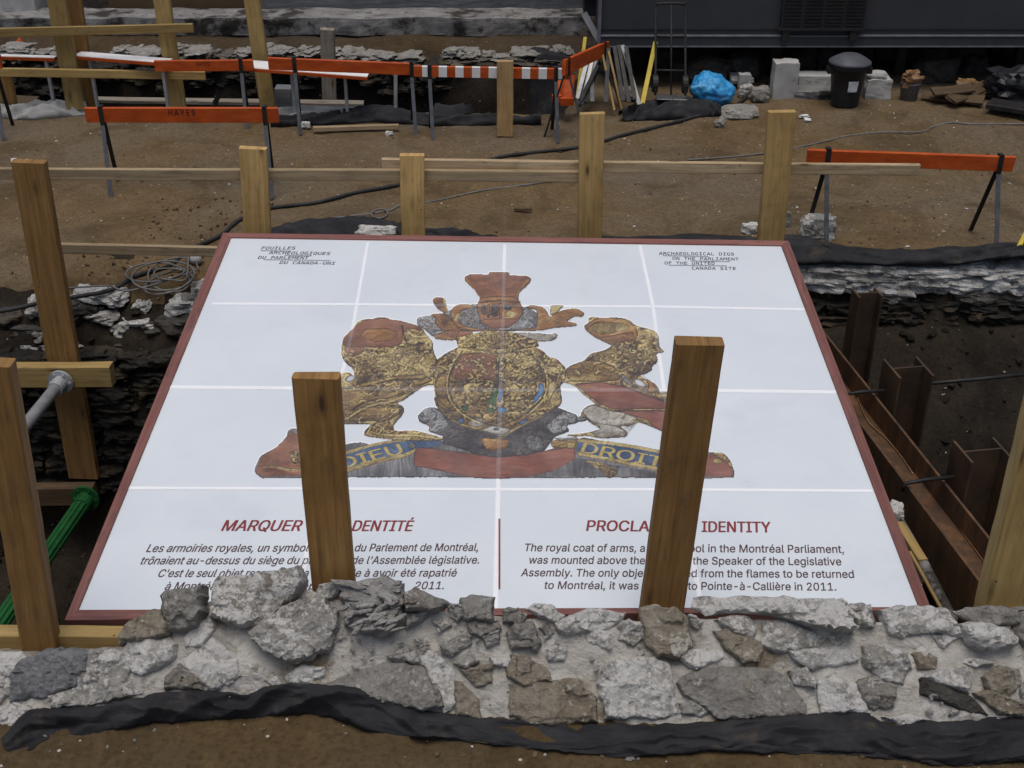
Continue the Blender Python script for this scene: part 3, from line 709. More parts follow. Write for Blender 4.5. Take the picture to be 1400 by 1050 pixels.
def grow(P, d):
    A = sum(P[i][0]*P[(i+1) % len(P)][1] - P[(i+1) % len(P)][0]*P[i][1] for i in range(len(P)))
    s = 1 if A > 0 else -1; out = []; n = len(P)
    for i in range(n):
        a, b = P[i-1], P[(i+1) % n]; dx, dy = b[0]-a[0], b[1]-a[1]; L = math.hypot(dx, dy) or 1
        out.append((P[i][0] + s*d*dy/L, P[i][1] - s*d*dx/L))
    return out
def flat(mb, P, mi, lift):
    vs = [bp(x, y, lift) for x, y in P]; f = list(range(len(vs)))
    A = sum(P[i][0]*P[(i+1) % len(P)][1] - P[(i+1) % len(P)][0]*P[i][1] for i in range(len(P)))
    mb.add(vs, [f[::-1] if A > 0 else f]); mb.m[-1] = mi
# The print is a photograph of a carving on a flat sheet: its ink colours are laid on a fine grid of the sheet.
import numpy as np
GX0, GY0, GS = 338.0, 364.0, .72
GW, GH = int(676 / GS), int(294 / GS)
gx, gy = np.meshgrid(GX0 + GS * np.arange(GW), GY0 + GS * np.arange(GH))
INK = np.zeros((GH, GW, 3)); RELF = np.zeros((GH, GW)); OWN = np.zeros((GH, GW), int); PARTS = []
def vn(x, y, sd):
    xi, yi = np.floor(x).astype(np.int64), np.floor(y).astype(np.int64); fx, fy = x - xi, y - yi
    fx, fy = fx*fx*(3-2*fx), fy*fy*(3-2*fy)
    def hsh(a, b_):
        n = (a * 374761393 + b_ * 668265263 + sd * 1442695041) & 0xffffffff
        n = ((n ^ (n >> 13)) * 1274126177) & 0xffffffff
        return ((n ^ (n >> 16)) & 0xffff) / 65535.0
    return (hsh(xi, yi)*(1-fx) + hsh(xi+1, yi)*fx)*(1-fy) + (hsh(xi, yi+1)*(1-fx) + hsh(xi+1, yi+1)*fx)*fy
def fb(x, y, sd, o=4):
    r = 0; a = .5; t = 0
    for k in range(o): r = r + a * vn(x * 2**k, y * 2**k, sd + k); t += a; a *= .55
    return r / t
WX, WY = (fb(gx/11, gy/9, 5, 3) - .5), (fb(gx/11 + 40, gy/9, 9, 3) - .5)
# name: dark, mid, light ink; grain length x, y; carving depth; swirl; edge roundness px
STY = {
 'gilt':        ((.035,.022,.014), (.150,.092,.039), (.52,.40,.17), 8.5, 5.5, 1.5, 11, 9),
 'gilt_smooth': ((.075,.043,.022), (.215,.130,.046), (.47,.35,.125), 22, 4.0, .8, 10, 8),
 'gilt_orange': ((.105,.050,.026), (.285,.140,.055), (.47,.31,.115), 18, 7, .5, 8, 7),
 'p_red':       ((.14,.050,.036), (.245,.090,.060), (.335,.145,.100), 40, 5, .30, 3, 3),
 'p_redbrown':  ((.135,.060,.036), (.245,.108,.062), (.34,.17,.098), 16, 9, .35, 7, 7),
 'p_gold':      ((.17,.115,.045), (.40,.305,.125), (.62,.53,.28), 7, 5, .6, 5, 2.5),
 'p_dark':      ((.022,.020,.022), (.055,.048,.048), (.13,.115,.105), 7, 5, .9, 9, 5),
 'p_grey':      ((.045,.043,.044), (.145,.142,.142), (.34,.335,.33), 6, 4.5, 1.2, 9, 6),
 'p_wood':      ((.045,.043,.045), (.125,.122,.125), (.27,.265,.265), 4, 22, .6, 2, 3),
 'p_pale':      ((.11,.095,.075), (.34,.315,.26), (.52,.50,.43), 10, 7, .7, 8, 6),
 'p_blue':      ((.025,.045,.085), (.055,.095,.18), (.12,.18,.28), 6, 5, .4, 4, 2),
 'p_bright_blue': ((.04,.10,.22), (.085,.20,.38), (.17,.32,.50), 6, 5, .3, 4, 2),
 'p_green':     ((.03,.06,.035), (.075,.14,.06), (.16,.24,.11), 6, 5, .4, 4, 2),
 'p_white':     ((.50,.51,.54), (.60,.62,.66), (.66,.68,.72), 9, 9, .1, 2, 2),
}
def inmask(P, X, Y):
    m = np.zeros(X.shape, bool)
    for i in range(len(P)):
        (x0, y0), (x1, y1) = P[i], P[i-1]
        if y0 == y1: continue
        m ^= ((y0 > Y) != (y1 > Y)) & (X < (x1-x0)*(Y-y0)/(y1-y0)+x0)
    return m
def edist(P, X, Y, closed=True):
    d = np.full(X.shape, 1e9)
    for i in range(0 if closed else 1, len(P)):
        (x0, y0), (x1, y1) = P[i-1], P[i]; dx, dy = x1-x0, y1-y0; L = dx*dx+dy*dy or 1e-9
        t = np.clip(((X-x0)*dx + (Y-y0)*dy) / L, 0, 1); d = np.minimum(d, (X-x0-t*dx)**2 + ((Y-y0-t*dy)*1.25)**2)
    return np.sqrt(d)
def ink(sty, tone):
    c0, c1, c2 = (np.array(c) for c in STY[sty][:3]); t = np.clip(tone, 0, 1)[..., None]
    return np.where(t < .5, c0 + (c1 - c0) * t * 2, c1 + (c2 - c1) * (t * 2 - 1))
def window(P, pad):
    x0 = max(0, int((min(p[0] for p in P) - pad - GX0) / GS)); x1 = min(GW, int((max(p[0] for p in P) + pad - GX0) / GS) + 2)
    y0 = max(0, int((min(p[1] for p in P) - pad - GY0) / GS)); y1 = min(GH, int((max(p[1] for p in P) + pad - GY0) / GS) + 2)
    return slice(y0, y1), slice(x0, x1)
def paint(sty, P, pid, sd, line=.75):
    w = window(P, 1)
    if w[0].stop <= w[0].start or w[1].stop <= w[1].start: return
    X, Y = gx[w], gy[w]; m = inmask(P, X, Y)
    if not m.any(): return
    d = edist(P, X, Y); _, _, _, lx, ly, amp, sw, R_ = STY[sty]
    u, v = (X + WX[w] * sw * 2.2) / lx, (Y + WY[w] * sw * 2.2) / ly
    n1 = fb(u, v, sd, 4); n2 = fb(X / 19, Y / 13, sd + 31, 3); rg = 1 - np.abs(2 * fb(u * .8 + 7, v * .8, sd + 17, 3) - 1) * 2.6
    k = np.minimum(1, d / R_); dome = np.sqrt(np.clip(1 - (1 - k) ** 2, 0, 1))
    relief = dome * R_ * .42 + amp * (1.5 * rg + 1.6 * (n1 - .5))
    n3 = fb(X / 42, Y / 24, sd + 63, 2); tone = .40 + .62 * (n1 - .5) + .75 * (n2 - .5) + .7 * (n3 - .5) + .24 * amp * np.clip(rg, -.7, 1)
    c = ink(sty, tone)
    ol = np.exp(-(d / 1.35) ** 2) * line; c = c * (1 - ol)[..., None] + np.array((.028, .020, .018)) * ol[..., None]
    INK[w][m] = c[m]; RELF[w][m] = relief[m]; OWN[w][m] = pid
def lock(P, wd, sty, pid, a=1.6):
    w = window(P, 5)
    if w[0].stop <= w[0].start or w[1].stop <= w[1].start: return
    X, Y = gx[w], gy[w]; d = edist(P, X, Y, False); g = np.exp(-(d / wd) ** 2) * (OWN[w] == pid)
    if sty == 'groove':
        RELF[w] -= a * g; INK[w] = INK[w] * (1 - .82 * g)[..., None]; return
    RELF[w] += a * g; gg = (np.clip(g * 1.1, 0, 1) * .75)[..., None]; INK[w] = INK[w] * (1 - gg) + ink(sty, .58 + .3 * (fb(X / 5, Y / 5, 77, 2) - .5)) * gg
    rim = np.exp(-((d - wd * 1.9) / (wd * .7)) ** 2) * (OWN[w] == pid) * .38; INK[w] = INK[w] * (1 - rim)[..., None]
def crest_build(name, shapes, parent=None):
    pid = len(PARTS) + 1; halo = []
    for k, sh in enumerate(shapes):
        if sh[0] == 'lock': lock(sh[1], sh[2], sh[3], pid); continue
        P = dense(rounded(dense(sh[1], 7, 0)), 2.5, .5, k); kind = sh[2] if len(sh) > 2 else 'o'
        if kind == 'h': halo.append(grow(P, .9))
        paint(sh[0], P, pid, 100 + pid * 40 + k, .8 if kind in 'ho' else .12)
    PARTS.append((name, halo))
def box_blur(a, r):
    for ax in (0, 1):
        c = np.cumsum(np.pad(a, [(r + 1, r) if i == ax else (0, 0) for i in range(2)], mode='edge'), axis=ax)
        n = a.shape[ax]; a = (np.take(c, range(2*r+1, 2*r+1+n), axis=ax) - np.take(c, range(0, n), axis=ax)) / (2*r+1)
    return a
def printmat():
    m, t, b = newmat('printed_picture'); at = nd(t, 'ShaderNodeVertexColor', layer_name='ink'); v = mapped(t, rnd=False)
    c = mix(t, ramp(t, ntex(t, v, 6, 4, .6), [(.4, .09), (.7, 0.0)]), at.outputs['Color'], (.45,.44,.44))
    t.links.new(c, b.inputs['Base Color']); b.inputs['Roughness'].default_value = .42; return m
M['picture'] = printmat()
def crest_print():
    """the inked grid becomes one flat sheet of colour for each figure of the print"""
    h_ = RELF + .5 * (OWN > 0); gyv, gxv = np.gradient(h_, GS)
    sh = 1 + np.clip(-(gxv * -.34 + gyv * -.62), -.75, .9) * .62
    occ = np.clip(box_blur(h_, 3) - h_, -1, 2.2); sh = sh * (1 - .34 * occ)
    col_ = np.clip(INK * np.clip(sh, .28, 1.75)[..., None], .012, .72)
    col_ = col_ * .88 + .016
    first = None
    for pid, (name, halo) in enumerate(PARTS, 1):
        cells = (OWN[:-1, :-1] == pid); ys, xs = np.nonzero(cells)
        if len(ys) == 0: continue
        used = np.zeros((GH, GW), bool)
        for dy in (0, 1):
            for dx in (0, 1): used[ys + dy, xs + dx] = True
        idx = np.full((GH, GW), -1, int); uy, ux = np.nonzero(used); idx[uy, ux] = np.arange(len(uy))
        lift = .0018; O = np.array(CAM); D = np.array(FW)[None] + np.array(RT)[None] * ((gx[uy, ux] - 700) / FPX)[:, None] - np.array(UP)[None] * ((gy[uy, ux] - 525) / FPX)[:, None]
        nn = np.array(BN); tt = (np.array(BP0 + BN * lift) - O).dot(nn) / D.dot(nn); pts = O + D * tt[:, None] - np.array(wloc(board))
        quads = np.stack([idx[ys + 1, xs], idx[ys + 1, xs + 1], idx[ys, xs + 1], idx[ys, xs]], 1)
        me = bpy.data.meshes.new(name); me.from_pydata(pts.tolist(), [], quads.tolist())
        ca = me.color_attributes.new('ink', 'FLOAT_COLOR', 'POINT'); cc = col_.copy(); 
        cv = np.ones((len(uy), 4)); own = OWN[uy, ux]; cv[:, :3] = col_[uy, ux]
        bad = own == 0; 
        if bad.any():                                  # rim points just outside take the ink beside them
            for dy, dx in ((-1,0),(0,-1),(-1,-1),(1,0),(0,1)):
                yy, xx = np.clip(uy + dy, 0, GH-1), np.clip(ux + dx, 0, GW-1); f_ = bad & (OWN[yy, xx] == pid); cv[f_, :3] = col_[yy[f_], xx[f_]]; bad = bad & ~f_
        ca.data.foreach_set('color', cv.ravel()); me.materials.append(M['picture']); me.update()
        o = bpy.data.objects.new(name, me); col.objects.link(o); o.parent = first or board
        if halo:
            mb = MB()
            for k, P in enumerate(halo): flat(mb, P, 0, .0009 + .00002 * k + .00008 * pid)
            mb.build('paper_margin', M['p_white'], board)
        if first is None: first = o
    return first
LION = z5((515,285),(530,272),(570,262),(590,266),(615,257),(655,257),(680,268),(720,272),(790,290),(830,305),(845,335),(880,375),(880,400),(890,440),(910,470),(885,505),(890,580),(840,585),(800,612),(740,655),(705,668),(745,685),(740,720),(700,765),(680,795),(720,802),(770,797),(815,802),(935,835),(925,850),(800,850),(700,845),(640,838),(600,832),(553,825),(550,805),(585,768),(540,768),(465,768),(400,765),(380,700),(420,640),(430,560),(440,525),(480,518),(505,540),(500,505),(465,480),(440,440),(445,380),(460,345),(500,310))
lion = [('gilt', LION, 'h'),
  ('gilt_smooth', z5((450,600),(560,570),(690,540),(840,530),(885,560),(830,585),(700,655),(560,700),(470,740),(430,700)), 'n'),
  ('gilt', z5((560,590),(720,548),(820,560),(700,615),(600,640)), 'n'),
  ('gilt_smooth', z5((480,700),(620,680),(735,690),(725,720),(640,755),(480,760)), 'o'),
  ('gilt', z5((600,765),(720,690),(740,700),(690,770),(700,815),(620,825),(570,815)), 'n'),
  ('p_redbrown', z5((450,395),(448,360),(470,335),(505,305),(530,283),(575,266),(655,262),(720,277),(790,294),(826,308),(830,325),(760,310),(740,345),(735,385),(700,400),(570,402),(470,402)), 'n'),
  ('gilt_orange', z5((530,345),(560,315),(660,310),(720,330),(700,370),(600,380)), 'n'),
  ('p_redbrown', z5((452,404),(560,404),(550,425),(500,450),(470,440)), 'n'),
  ('p_gold', z5((452,401),(700,401),(700,404),(452,404)), 'n'), ('p_gold', z5((480,690),(705,690),(705,694),(480,694)), 'n'),
  ('p_white', z5((460,560),(470,540),(500,533),(518,543),(505,562),(475,572)), 'o')]
def curls(x0, y0, x1, y1, n, inside, col_, L=9, w=.55, seed=0, flow=None):
    """carved locks scattered inside an outline"""
    r = random.Random(seed); out = []; tries = 0
    while len(out) < n and tries < 6000:
        tries += 1; x, y = r.uniform(x0, x1), r.uniform(y0, y1)
        if not inside(x, y): continue
        th = (flow if flow is not None else 9 * noise.noise(Vector((x / 28, y / 22, seed)))) + r.uniform(-.6, .6); k = r.choice((-1, 1)) * r.uniform(.15, .75); P = []; LL = L * r.uniform(.7, 1.4)
        for i in range(8):
            P.append((x, y)); x += LL/8 * math.cos(th); y += LL/8 * math.sin(th) * .75; th += k
        P = [q_ for q_ in P if inside(*q_)]
        if len(P) >= 4: out.append(('lock', P, w * r.uniform(1.3, 2.2), 'p_gold' if col_ == 'p_gold' else 'gilt_smooth'))
    return out
def inpoly(P):
    def f(x, y):
        c = False
        for i in range(len(P)):
            (x0, y0), (x1, y1) = P[i], P[i-1]
            if (y0 > y) != (y1 > y) and x < (x1-x0)*(y-y0)/(y1-y0)+x0: c = not c
        return c
    return f
manezone = inpoly(z5((450,410),(570,405),(735,390),(870,380),(900,470),(880,530),(700,540),(540,535),(470,480)))
lion += curls(465, 470, 600, 520, 42, manezone, 'p_gold', 9, .7, 1) + curls(465, 470, 600, 520, 46, manezone, 'p_outline', 8, .5, 2)
bodyz = inpoly(LION)
lion += [('lock', [(q_.x, q_.y) for q_ in smooth_path([(x, y, 0) for x, y in P_], 5)], w_, k_) for P_, w_, k_ in ((z5((445,600),(560,590),(680,560),(820,555),(885,540)), 1.6, 'groove'), (z5((470,745),(560,690),(680,660),(760,630)), 1.5, 'p_gold'), (z5((470,720),(560,665),(690,640),(780,600)), 1.2, 'groove'), (z5((560,800),(600,770),(690,740),(735,700)), 1.2, 'groove'), (z5((430,560),(450,530),(480,522),(510,540)), 1.2, 'p_gold'), (z5((600,815),(700,825),(800,825),(900,838)), 1.3, 'p_gold'), (z5((735,300),(745,350),(770,390),(840,380)), 1.6, 'groove'), (z5((760,320),(790,350),(850,350)), 1.3, 'p_gold'))]
lion += curls(470, 515, 600, 610, 26, bodyz, 'p_outline', 11, .4, 4) + curls(470, 515, 600, 610, 22, bodyz, 'p_gold', 12, .5, 5)
# base timbers, behind the rest
SN = z5((25,1000),(28,975),(55,920),(130,880),(180,830),(188,797),(215,785),(240,795),(330,860),(420,880),(480,860),(540,855),(600,870),(800,850),(930,850),(1100,900),(1400,900),(1500,870),(1600,830),(1700,850),(1850,880),(1990,905),(2150,895),(2240,905),(2290,930),(2320,980),(2325,1022),(2200,1028),(1800,1024),(1300,1026),(900,1022),(480,1022),(60,1027))
base = [('p_wood', SN, 'h'),
  ('p_redbrown', z5((32,1000),(60,925),(130,885),(185,835),(195,800),(250,830),(300,900),(300,1015),(60,1022)), 'n'),
  ('p_gold', z5((45,970),(120,965),(200,985),(300,975),(300,985),(200,997),(120,975),(45,978)), 'n'),
  ('gilt', z5((190,905),(220,895),(250,920),(300,900),(300,960),(210,960)), 'n'),
  ('p_red', z5((805,880),(870,885),(1000,900),(1100,915),(1260,915),(1400,900),(1500,885),(1560,862),(1568,965),(1480,990),(1340,1022),(1200,1030),(1060,1024),(900,990),(790,970),(790,920)), 'o'),
  ('p_wood', z6((450,930),(560,955),(830,1000),(830,1022),(470,1022),(300,1015)), 'n'),
  ('gilt', z6((490,945),(560,950),(650,990),(640,1015),(600,1030),(560,990)), 'n'),
  ('p_red', z6((1070,920),(1110,900),(1165,935),(1195,985),(1195,1020),(1060,1022)), 'n'),
  ('gilt', z6((1080,905),(1150,905),(1190,950),(1195,985),(1170,960),(1150,940),(1130,930)), 'o'),
  ('p_gold', z6((1095,945),(1115,928),(1140,940),(1150,955),(1110,960)), 'o')]
crest_build('printed_emblem', base)
scroll = [('p_gold', z5((440,905),(560,868),(660,848),(745,838),(800,862),(800,908),(740,932),(600,962),(470,1004),(430,1010)), 'o'),
  ('p_blue', z5((440,925),(560,884),(660,862),(745,852),(795,868),(795,890),(740,912),(600,942),(470,980),(430,992)), 'n'),
  ('p_blue', z5((740,850),(860,845),(930,850),(920,870),(850,880),(790,885)), 'n'),
  ('p_grey', z5((760,870),(775,858),(795,860),(803,875),(790,888),(768,886)), 'o'),
  ]
crest_build('motto_scroll', scroll)
scroll = [('p_gold', z6((325,850),(400,832),(470,838),(600,850),(720,868),(860,895),(860,1002),(700,970),(560,940),(455,922),(455,905),(450,870),(350,880)), 'o'),
  ('p_blue', z6((450,855),(600,868),(720,885),(860,912),(860,980),(700,950),(560,922),(458,905)), 'n'),
  ('gilt_smooth', z6((325,850),(400,832),(452,848),(445,875),(350,885)), 'o'),
  ]
crest_build('motto_scroll', scroll)
crest_build('lion', lion)
UNI = zu((260,135),(285,132),(330,138),(400,136),(450,138),(490,152),(520,180),(580,195),(625,208),(648,240),(652,300),(685,328),(630,335),(642,360),(640,385),(612,405),(610,430),(570,452),(540,455),(600,490),(628,498),(655,540),(650,560),(700,548),(720,560),(690,600),(690,780),(620,745),(540,715),(470,740),(430,735),(470,760),(478,785),(455,800),(330,805),(250,790),(180,795),(130,785),(260,770),(330,755),(270,720),(240,690),(120,720),(130,690),(215,690),(220,650),(260,620),(300,615),(230,560),(185,515),(110,490),(120,440),(150,405),(240,372),(270,335),(345,318),(390,292),(330,265),(290,245),(240,205),(232,180),(258,170))
uni = [('gilt', UNI, 'h'),
  ('p_red', zu((180,505),(320,492),(470,520),(580,565),(690,605),(690,645),(400,645),(310,610)), 'o'),
  ('p_gold', zu((210,520),(310,520),(310,526),(210,526)), 'n'),
  ('p_red', zu((400,650),(690,650),(690,775),(620,742),(580,700),(500,680)), 'o'),
  ('gilt_orange', zu((236,185),(265,168),(300,140),(400,142),(470,150),(515,185),(540,225),(520,270),(460,275),(390,280),(330,260),(270,225)), 'n'),
  ('p_gold', zu((255,200),(300,160),(400,165),(480,175),(490,200),(400,225),(320,235)), 'n'),
  ('gilt_orange', zu((320,250),(400,235),(510,215),(520,262),(440,275),(360,268)), 'n'),
  ('gilt_smooth', zu((145,410),(240,375),(330,378),(410,410),(440,480),(380,492),(160,492),(135,450)), 'o'),
  ('p_white', zu((510,480),(540,475),(575,500),(580,525),(550,522),(515,505)), 'o'),
  ('p_grey', zu((440,440),(475,470),(520,520),(600,560),(570,548),(490,515),(440,480)), 'o'),
  ('gilt_orange', zu((570,470),(610,490),(630,520),(650,545),(610,560),(580,545),(595,520)), 'o'),
  ('p_pale', zu((650,545),(725,548),(725,566),(650,562)), 'o'),
  ('p_pale', zu((222,648),(290,618),(370,648),(460,665),(540,695),(500,725),(430,735),(340,745),(260,700)), 'o'),
  ('p_pale', zu((260,770),(330,752),(290,715),(420,738),(468,765),(470,788),(440,798),(320,800)), 'o'),
  ('p_grey', zu((130,690),(215,682),(265,695),(240,708),(130,722)), 'o')]
uz = inpoly(UNI)
uni += curls(775, 430, 905, 520, 40, inpoly(zu((150,430),(270,340),(390,300),(520,230),(620,210),(650,320),(600,420),(540,450),(430,440),(300,470))), 'p_outline', 10, .5, 21)
uni += curls(775, 430, 905, 520, 30, inpoly(zu((150,450),(270,345),(390,310),(520,240),(620,300),(600,400),(540,440),(430,440),(300,470))), 'p_gold', 9, .65, 22)
uni += curls(795, 555, 870, 600, 9, inpoly(zu((222,648),(290,618),(540,695),(430,735),(468,785),(320,800),(300,730))), 'p_outline', 10, .35, 23)
crest_build('unicorn', uni)
SH = zs((160,60),(255,0),(380,-60),(640,-80),(900,-60),(1010,0),(1050,45),(1110,55),(1185,130),(1190,230),(1140,270),(1150,340),(1160,410),(1120,450),(1000,510),(850,600),(740,660),(700,690),(600,665),(490,630),(370,605),(250,545),(180,470),(135,410),(140,330),(130,270),(130,180))
shield = [('p_dark', zs((0,520),(60,455),(130,442),(200,470),(300,560),(600,640),(900,560),(1100,440),(1180,470),(1283,510),(1283,570),(1190,590),(1220,635),(1100,680),(1010,800),(880,830),(640,850),(480,830),(350,780),(200,740),(210,680),(90,640),(95,590),(20,570)), 'h'),
  ('p_grey', zs((5,525),(60,458),(130,446),(200,490),(260,590),(180,670),(95,640),(100,590),(25,565)), 'o'),
  ('p_grey', zs((1020,600),(1100,530),(1180,475),(1275,515),(1275,565),(1190,585),(1210,630),(1090,665)), 'o'),
  ('p_grey', zs((860,700),(900,665),(970,670),(1015,710),(1010,770),(950,800),(890,785)), 'o'),
  ('gilt', SH, 'h'),
  ('gilt_smooth', zs((175,170),(300,190),(320,240),(240,380),(290,440),(230,480),(170,440),(150,330),(140,250)), 'o'),
  ('p_redbrown', zs((265,180),(360,20),(520,10),(640,30),(640,230),(320,235)), 'o'),
  ('gilt', zs((650,30),(800,0),(910,10),(1010,180),(1010,230),(650,230)), 'o'),
  ('gilt', zs((360,260),(640,240),(600,330),(545,470),(430,420),(380,370)), 'o'),
  ('gilt', zs((690,290),(790,250),(960,260),(950,360),(860,480),(710,490),(690,400)), 'o'),
  ('p_green', zs((615,290),(665,300),(635,380),(630,488),(550,488),(580,380)), 'n'),
  ('p_bright_blue', zs((660,300),(690,290),(680,370),(670,420),(640,400)), 'n'),
  ('p_bright_blue', zs((640,445),(715,450),(715,490),(645,490)), 'n'),
  ('p_bright_blue', zs((970,255),(1015,260),(1010,330),(960,400),(918,430),(930,380),(970,320)), 'n'),
  ('p_green', zs((340,430),(420,440),(400,485),(360,475)), 'n'),
  ('p_gold', zs((200,497),(715,492),(715,499),(200,505)), 'n'),
  ('p_gold', zs((255,545),(370,605),(490,628),(600,662),(700,685),(840,600),(1010,515),(1000,500),(830,585),(690,650),(560,630),(400,585),(270,530)), 'o'),
  ('p_blue', zs((310,545),(360,525),(390,560),(350,590)), 'o'),
  ('p_gold', zs((400,570),(415,535),(470,522),(530,530),(555,565),(540,610),(480,632),(420,615)), 'o'),
  ('p_pale', zs((420,570),(430,548),(475,536),(520,545),(535,570),(520,598),(475,610),(430,600)), 'o'),
  ('p_blue', zs((790,580),(850,540),(900,545),(850,590)), 'o'),
  ('p_gold', zs((860,480),(940,430),(1010,365),(1015,385),(950,455),(880,500)), 'o'),
  ('p_pale', zs((510,630),(600,590),(760,620),(710,670),(600,660)), 'o'), ('p_blue', zs((600,625),(640,605),(665,625),(630,640)), 'n'),
  ('gilt_orange', zs((500,700),(560,690),(680,705),(750,700),(710,770),(640,795),(560,790)), 'n'),
  ('p_gold', zs((540,680),(600,690),(690,680),(690,700),(600,705),(545,695)), 'o'),
  ('p_pale', zs((1085,690),(1283,685),(1283,712),(1150,715)), 'o'), ('gilt_smooth', zs((1060,720),(1100,705),(1270,735),(1260,775),(1080,775)), 'o'),
  ('p_gold', zs((1040,265),(1080,240),(1110,250),(1090,320),(1150,410),(1110,440),(1050,420),(1040,340)), 'n')]
def groove(P, w=1.0): return ('lock', smooth2(P), w, 'groove')
def smooth2(P): return [(q_.x, q_.y) for q_ in smooth_path([(x, y, 0) for x, y in P], 5)]
shield += [groove(zs((365,0),(290,120),(255,230),(262,340),(305,425),(390,505),(500,560),(620,600))), groove(zs((905,0),(985,100),(1022,200),(1022,300),(985,390),(900,475),(800,540),(690,590))),
           groove(zs((640,20),(648,130),(650,240),(640,330))), groove(zs((270,250),(420,245),(640,240),(850,238),(1010,240))), groove(zs((150,250),(200,180),(262,150)), .7), groove(zs((150,330),(200,420),(290,480)), .7), groove(zs((1050,420),(1090,330),(1130,270)), .7)]
shield += [('lock', smooth2(zs((350,0),(278,120),(243,230),(250,345),(295,435),(380,515),(500,575))), 1.0, 'p_gold'), ('lock', smooth2(zs((918,0),(998,100),(1036,200),(1036,305),(998,400),(905,490))), 1.0, 'p_gold')]
shz = inpoly(zs((250,190),(360,20),(640,0),(900,10),(1010,180),(1000,330),(860,480),(600,480),(380,400)))
shield += curls(600, 480, 760, 575, 60, shz, 'p_outline', 7, .45, 31) + curls(685, 480, 745, 520, 34, shz, 'p_gold', 7, .6, 32) + curls(635, 520, 675, 560, 20, shz, 'p_gold', 7, .6, 33) + curls(618, 485, 682, 516, 26, shz, 'p_gold', 8, .6, 38) + curls(688, 522, 730, 562, 26, shz, 'p_gold', 7, .6, 34)
bz = inpoly(zs((900,0),(1010,0),(1110,60),(1180,140),(1150,220),(1030,180))); bz2 = inpoly(zs((165,60),(255,5),(360,0),(260,160),(170,160)))
shield += curls(725, 480, 775, 520, 22, bz, 'p_gold', 6, .6, 35) + curls(595, 478, 635, 512, 14, bz2, 'p_gold', 6, .55, 36) + curls(595, 520, 620, 565, 14, inpoly(SH), 'p_outline', 7, .45, 37)
crest_build('shield', shield)
crown = [('p_grey', zc((-5,470),(60,458),(200,440),(400,360),(520,350),(900,370),(1000,400),(1060,440),(1050,560),(900,580),(500,590),(200,640),(140,640),(60,570),(0,540)), 'h'),
  ('gilt_orange', zc((320,420),(290,470),(350,560),(480,590),(900,590),(1100,580),(1200,560),(1390,545),(1390,520),(1300,500),(1380,460),(1435,470),(1460,430),(1400,392),(1330,390),(1250,410),(1150,465),(1140,430),(1100,380),(1000,358),(920,385),(1030,400),(1050,440),(1040,560),(860,580),(540,570),(400,540),(360,470)), 'h'),
  ('gilt_orange', zc((128,330),(150,295),(190,292),(245,300),(255,370),(275,430),(230,430),(180,400)), 'h'),
  ('p_gold', zc((222,305),(245,303),(255,370),(275,430),(250,425),(235,360)), 'n'),
  ('gilt_orange', zc((110,445),(180,430),(260,440),(380,580),(480,590),(480,630),(300,670),(160,660),(140,625),(230,600),(150,520),(170,480)), 'h'),
  ('p_redbrown', zc((240,580),(490,592),(480,632),(300,655),(240,610)), 'n'),
  ('gilt_orange', zc((285,450),(300,390),(360,352),(450,352),(520,385),(440,400),(380,420),(350,500),(320,500)), 'h'),
  ('p_gold', zc((310,490),(340,440),(380,430),(380,460),(340,510)), 'n'),
  ('p_gold', zc((1160,362),(1278,362),(1220,430),(1155,460)), 'h'),
  ('p_pale', zc((830,600),(1050,605),(1160,615),(1210,600),(1228,630),(1190,670),(1060,680),(900,650)), 'h'),
  ('gilt', zc((330,650),(480,610),(600,590),(840,600),(1040,670),(1070,720),(900,750),(850,775),(690,795),(600,770),(480,740),(360,740)), 'h'),
  ('gilt_smooth', zc((560,660),(640,700),(700,725),(780,715),(860,660),(850,690),(760,745),(690,755),(620,730)), 'o'),
  ('p_gold', zc((360,735),(480,735),(600,768),(690,790),(840,770),(895,740),(880,765),(690,800),(580,780),(460,750)), 'n'),
  ('gilt_orange', zc((520,350),(545,320),(890,320),(910,370),(930,430),(880,510),(790,570),(650,570),(560,520),(520,420)), 'h'),
  ('p_redbrown', zc((560,490),(700,480),(880,480),(860,525),(780,565),(650,565),(580,525)), 'n'),
  ('p_gold', zc((760,430),(800,410),(860,420),(850,470),(770,475)), 'n'),
  ('p_dark', zc((560,370),(605,365),(600,460),(560,440)), 'n'), ('p_dark', zc((640,365),(705,362),(705,470),(640,465)), 'n'), ('p_dark', zc((760,362),(830,365),(830,405),(760,410)), 'n'),
  ('gilt_orange', zc((605,360),(640,355),(632,480),(610,475)), 'o'), ('gilt_orange', zc((712,345),(745,345),(745,480),(712,478)), 'o'),
  ('p_redbrown', zc((408,140),(420,110),(470,90),(560,92),(622,98),(622,72),(720,74),(802,72),(800,100),(900,105),(970,108),(998,140),(960,195),(900,240),(880,275),(885,320),(540,320),(545,290),(500,230),(440,180)), 'h'),
  ('gilt_orange', zc((415,140),(440,125),(520,230),(570,300),(545,300),(500,232)), 'n'), ('gilt_orange', zc((990,145),(960,130),(880,225),(850,300),(882,300),(890,245)), 'n'),
  ('gilt_orange', zc((525,335),(560,300),(700,285),(850,292),(890,320),(905,345),(720,330),(540,350)), 'o'),
  ('p_gold', zc((570,588),(830,595),(830,606),(570,602)), 'n')]
cz = inpoly(zc((330,650),(600,600),(1040,670),(900,750),(690,795),(360,740)))
crown += curls(620, 455, 740, 485, 22, cz, 'p_outline', 9, .4, 41) + curls(620, 455, 740, 485, 14, cz, 'p_gold', 9, .5, 42)
crown += curls(575, 420, 650, 465, 12, inpoly(zc((110,445),(260,440),(480,590),(300,670),(140,625))), 'p_outline', 12, .35, 43) + curls(735, 420, 795, 455, 12, inpoly(zc((1040,560),(1150,465),(1400,392),(1390,540))), 'p_outline', 12, .35, 44)
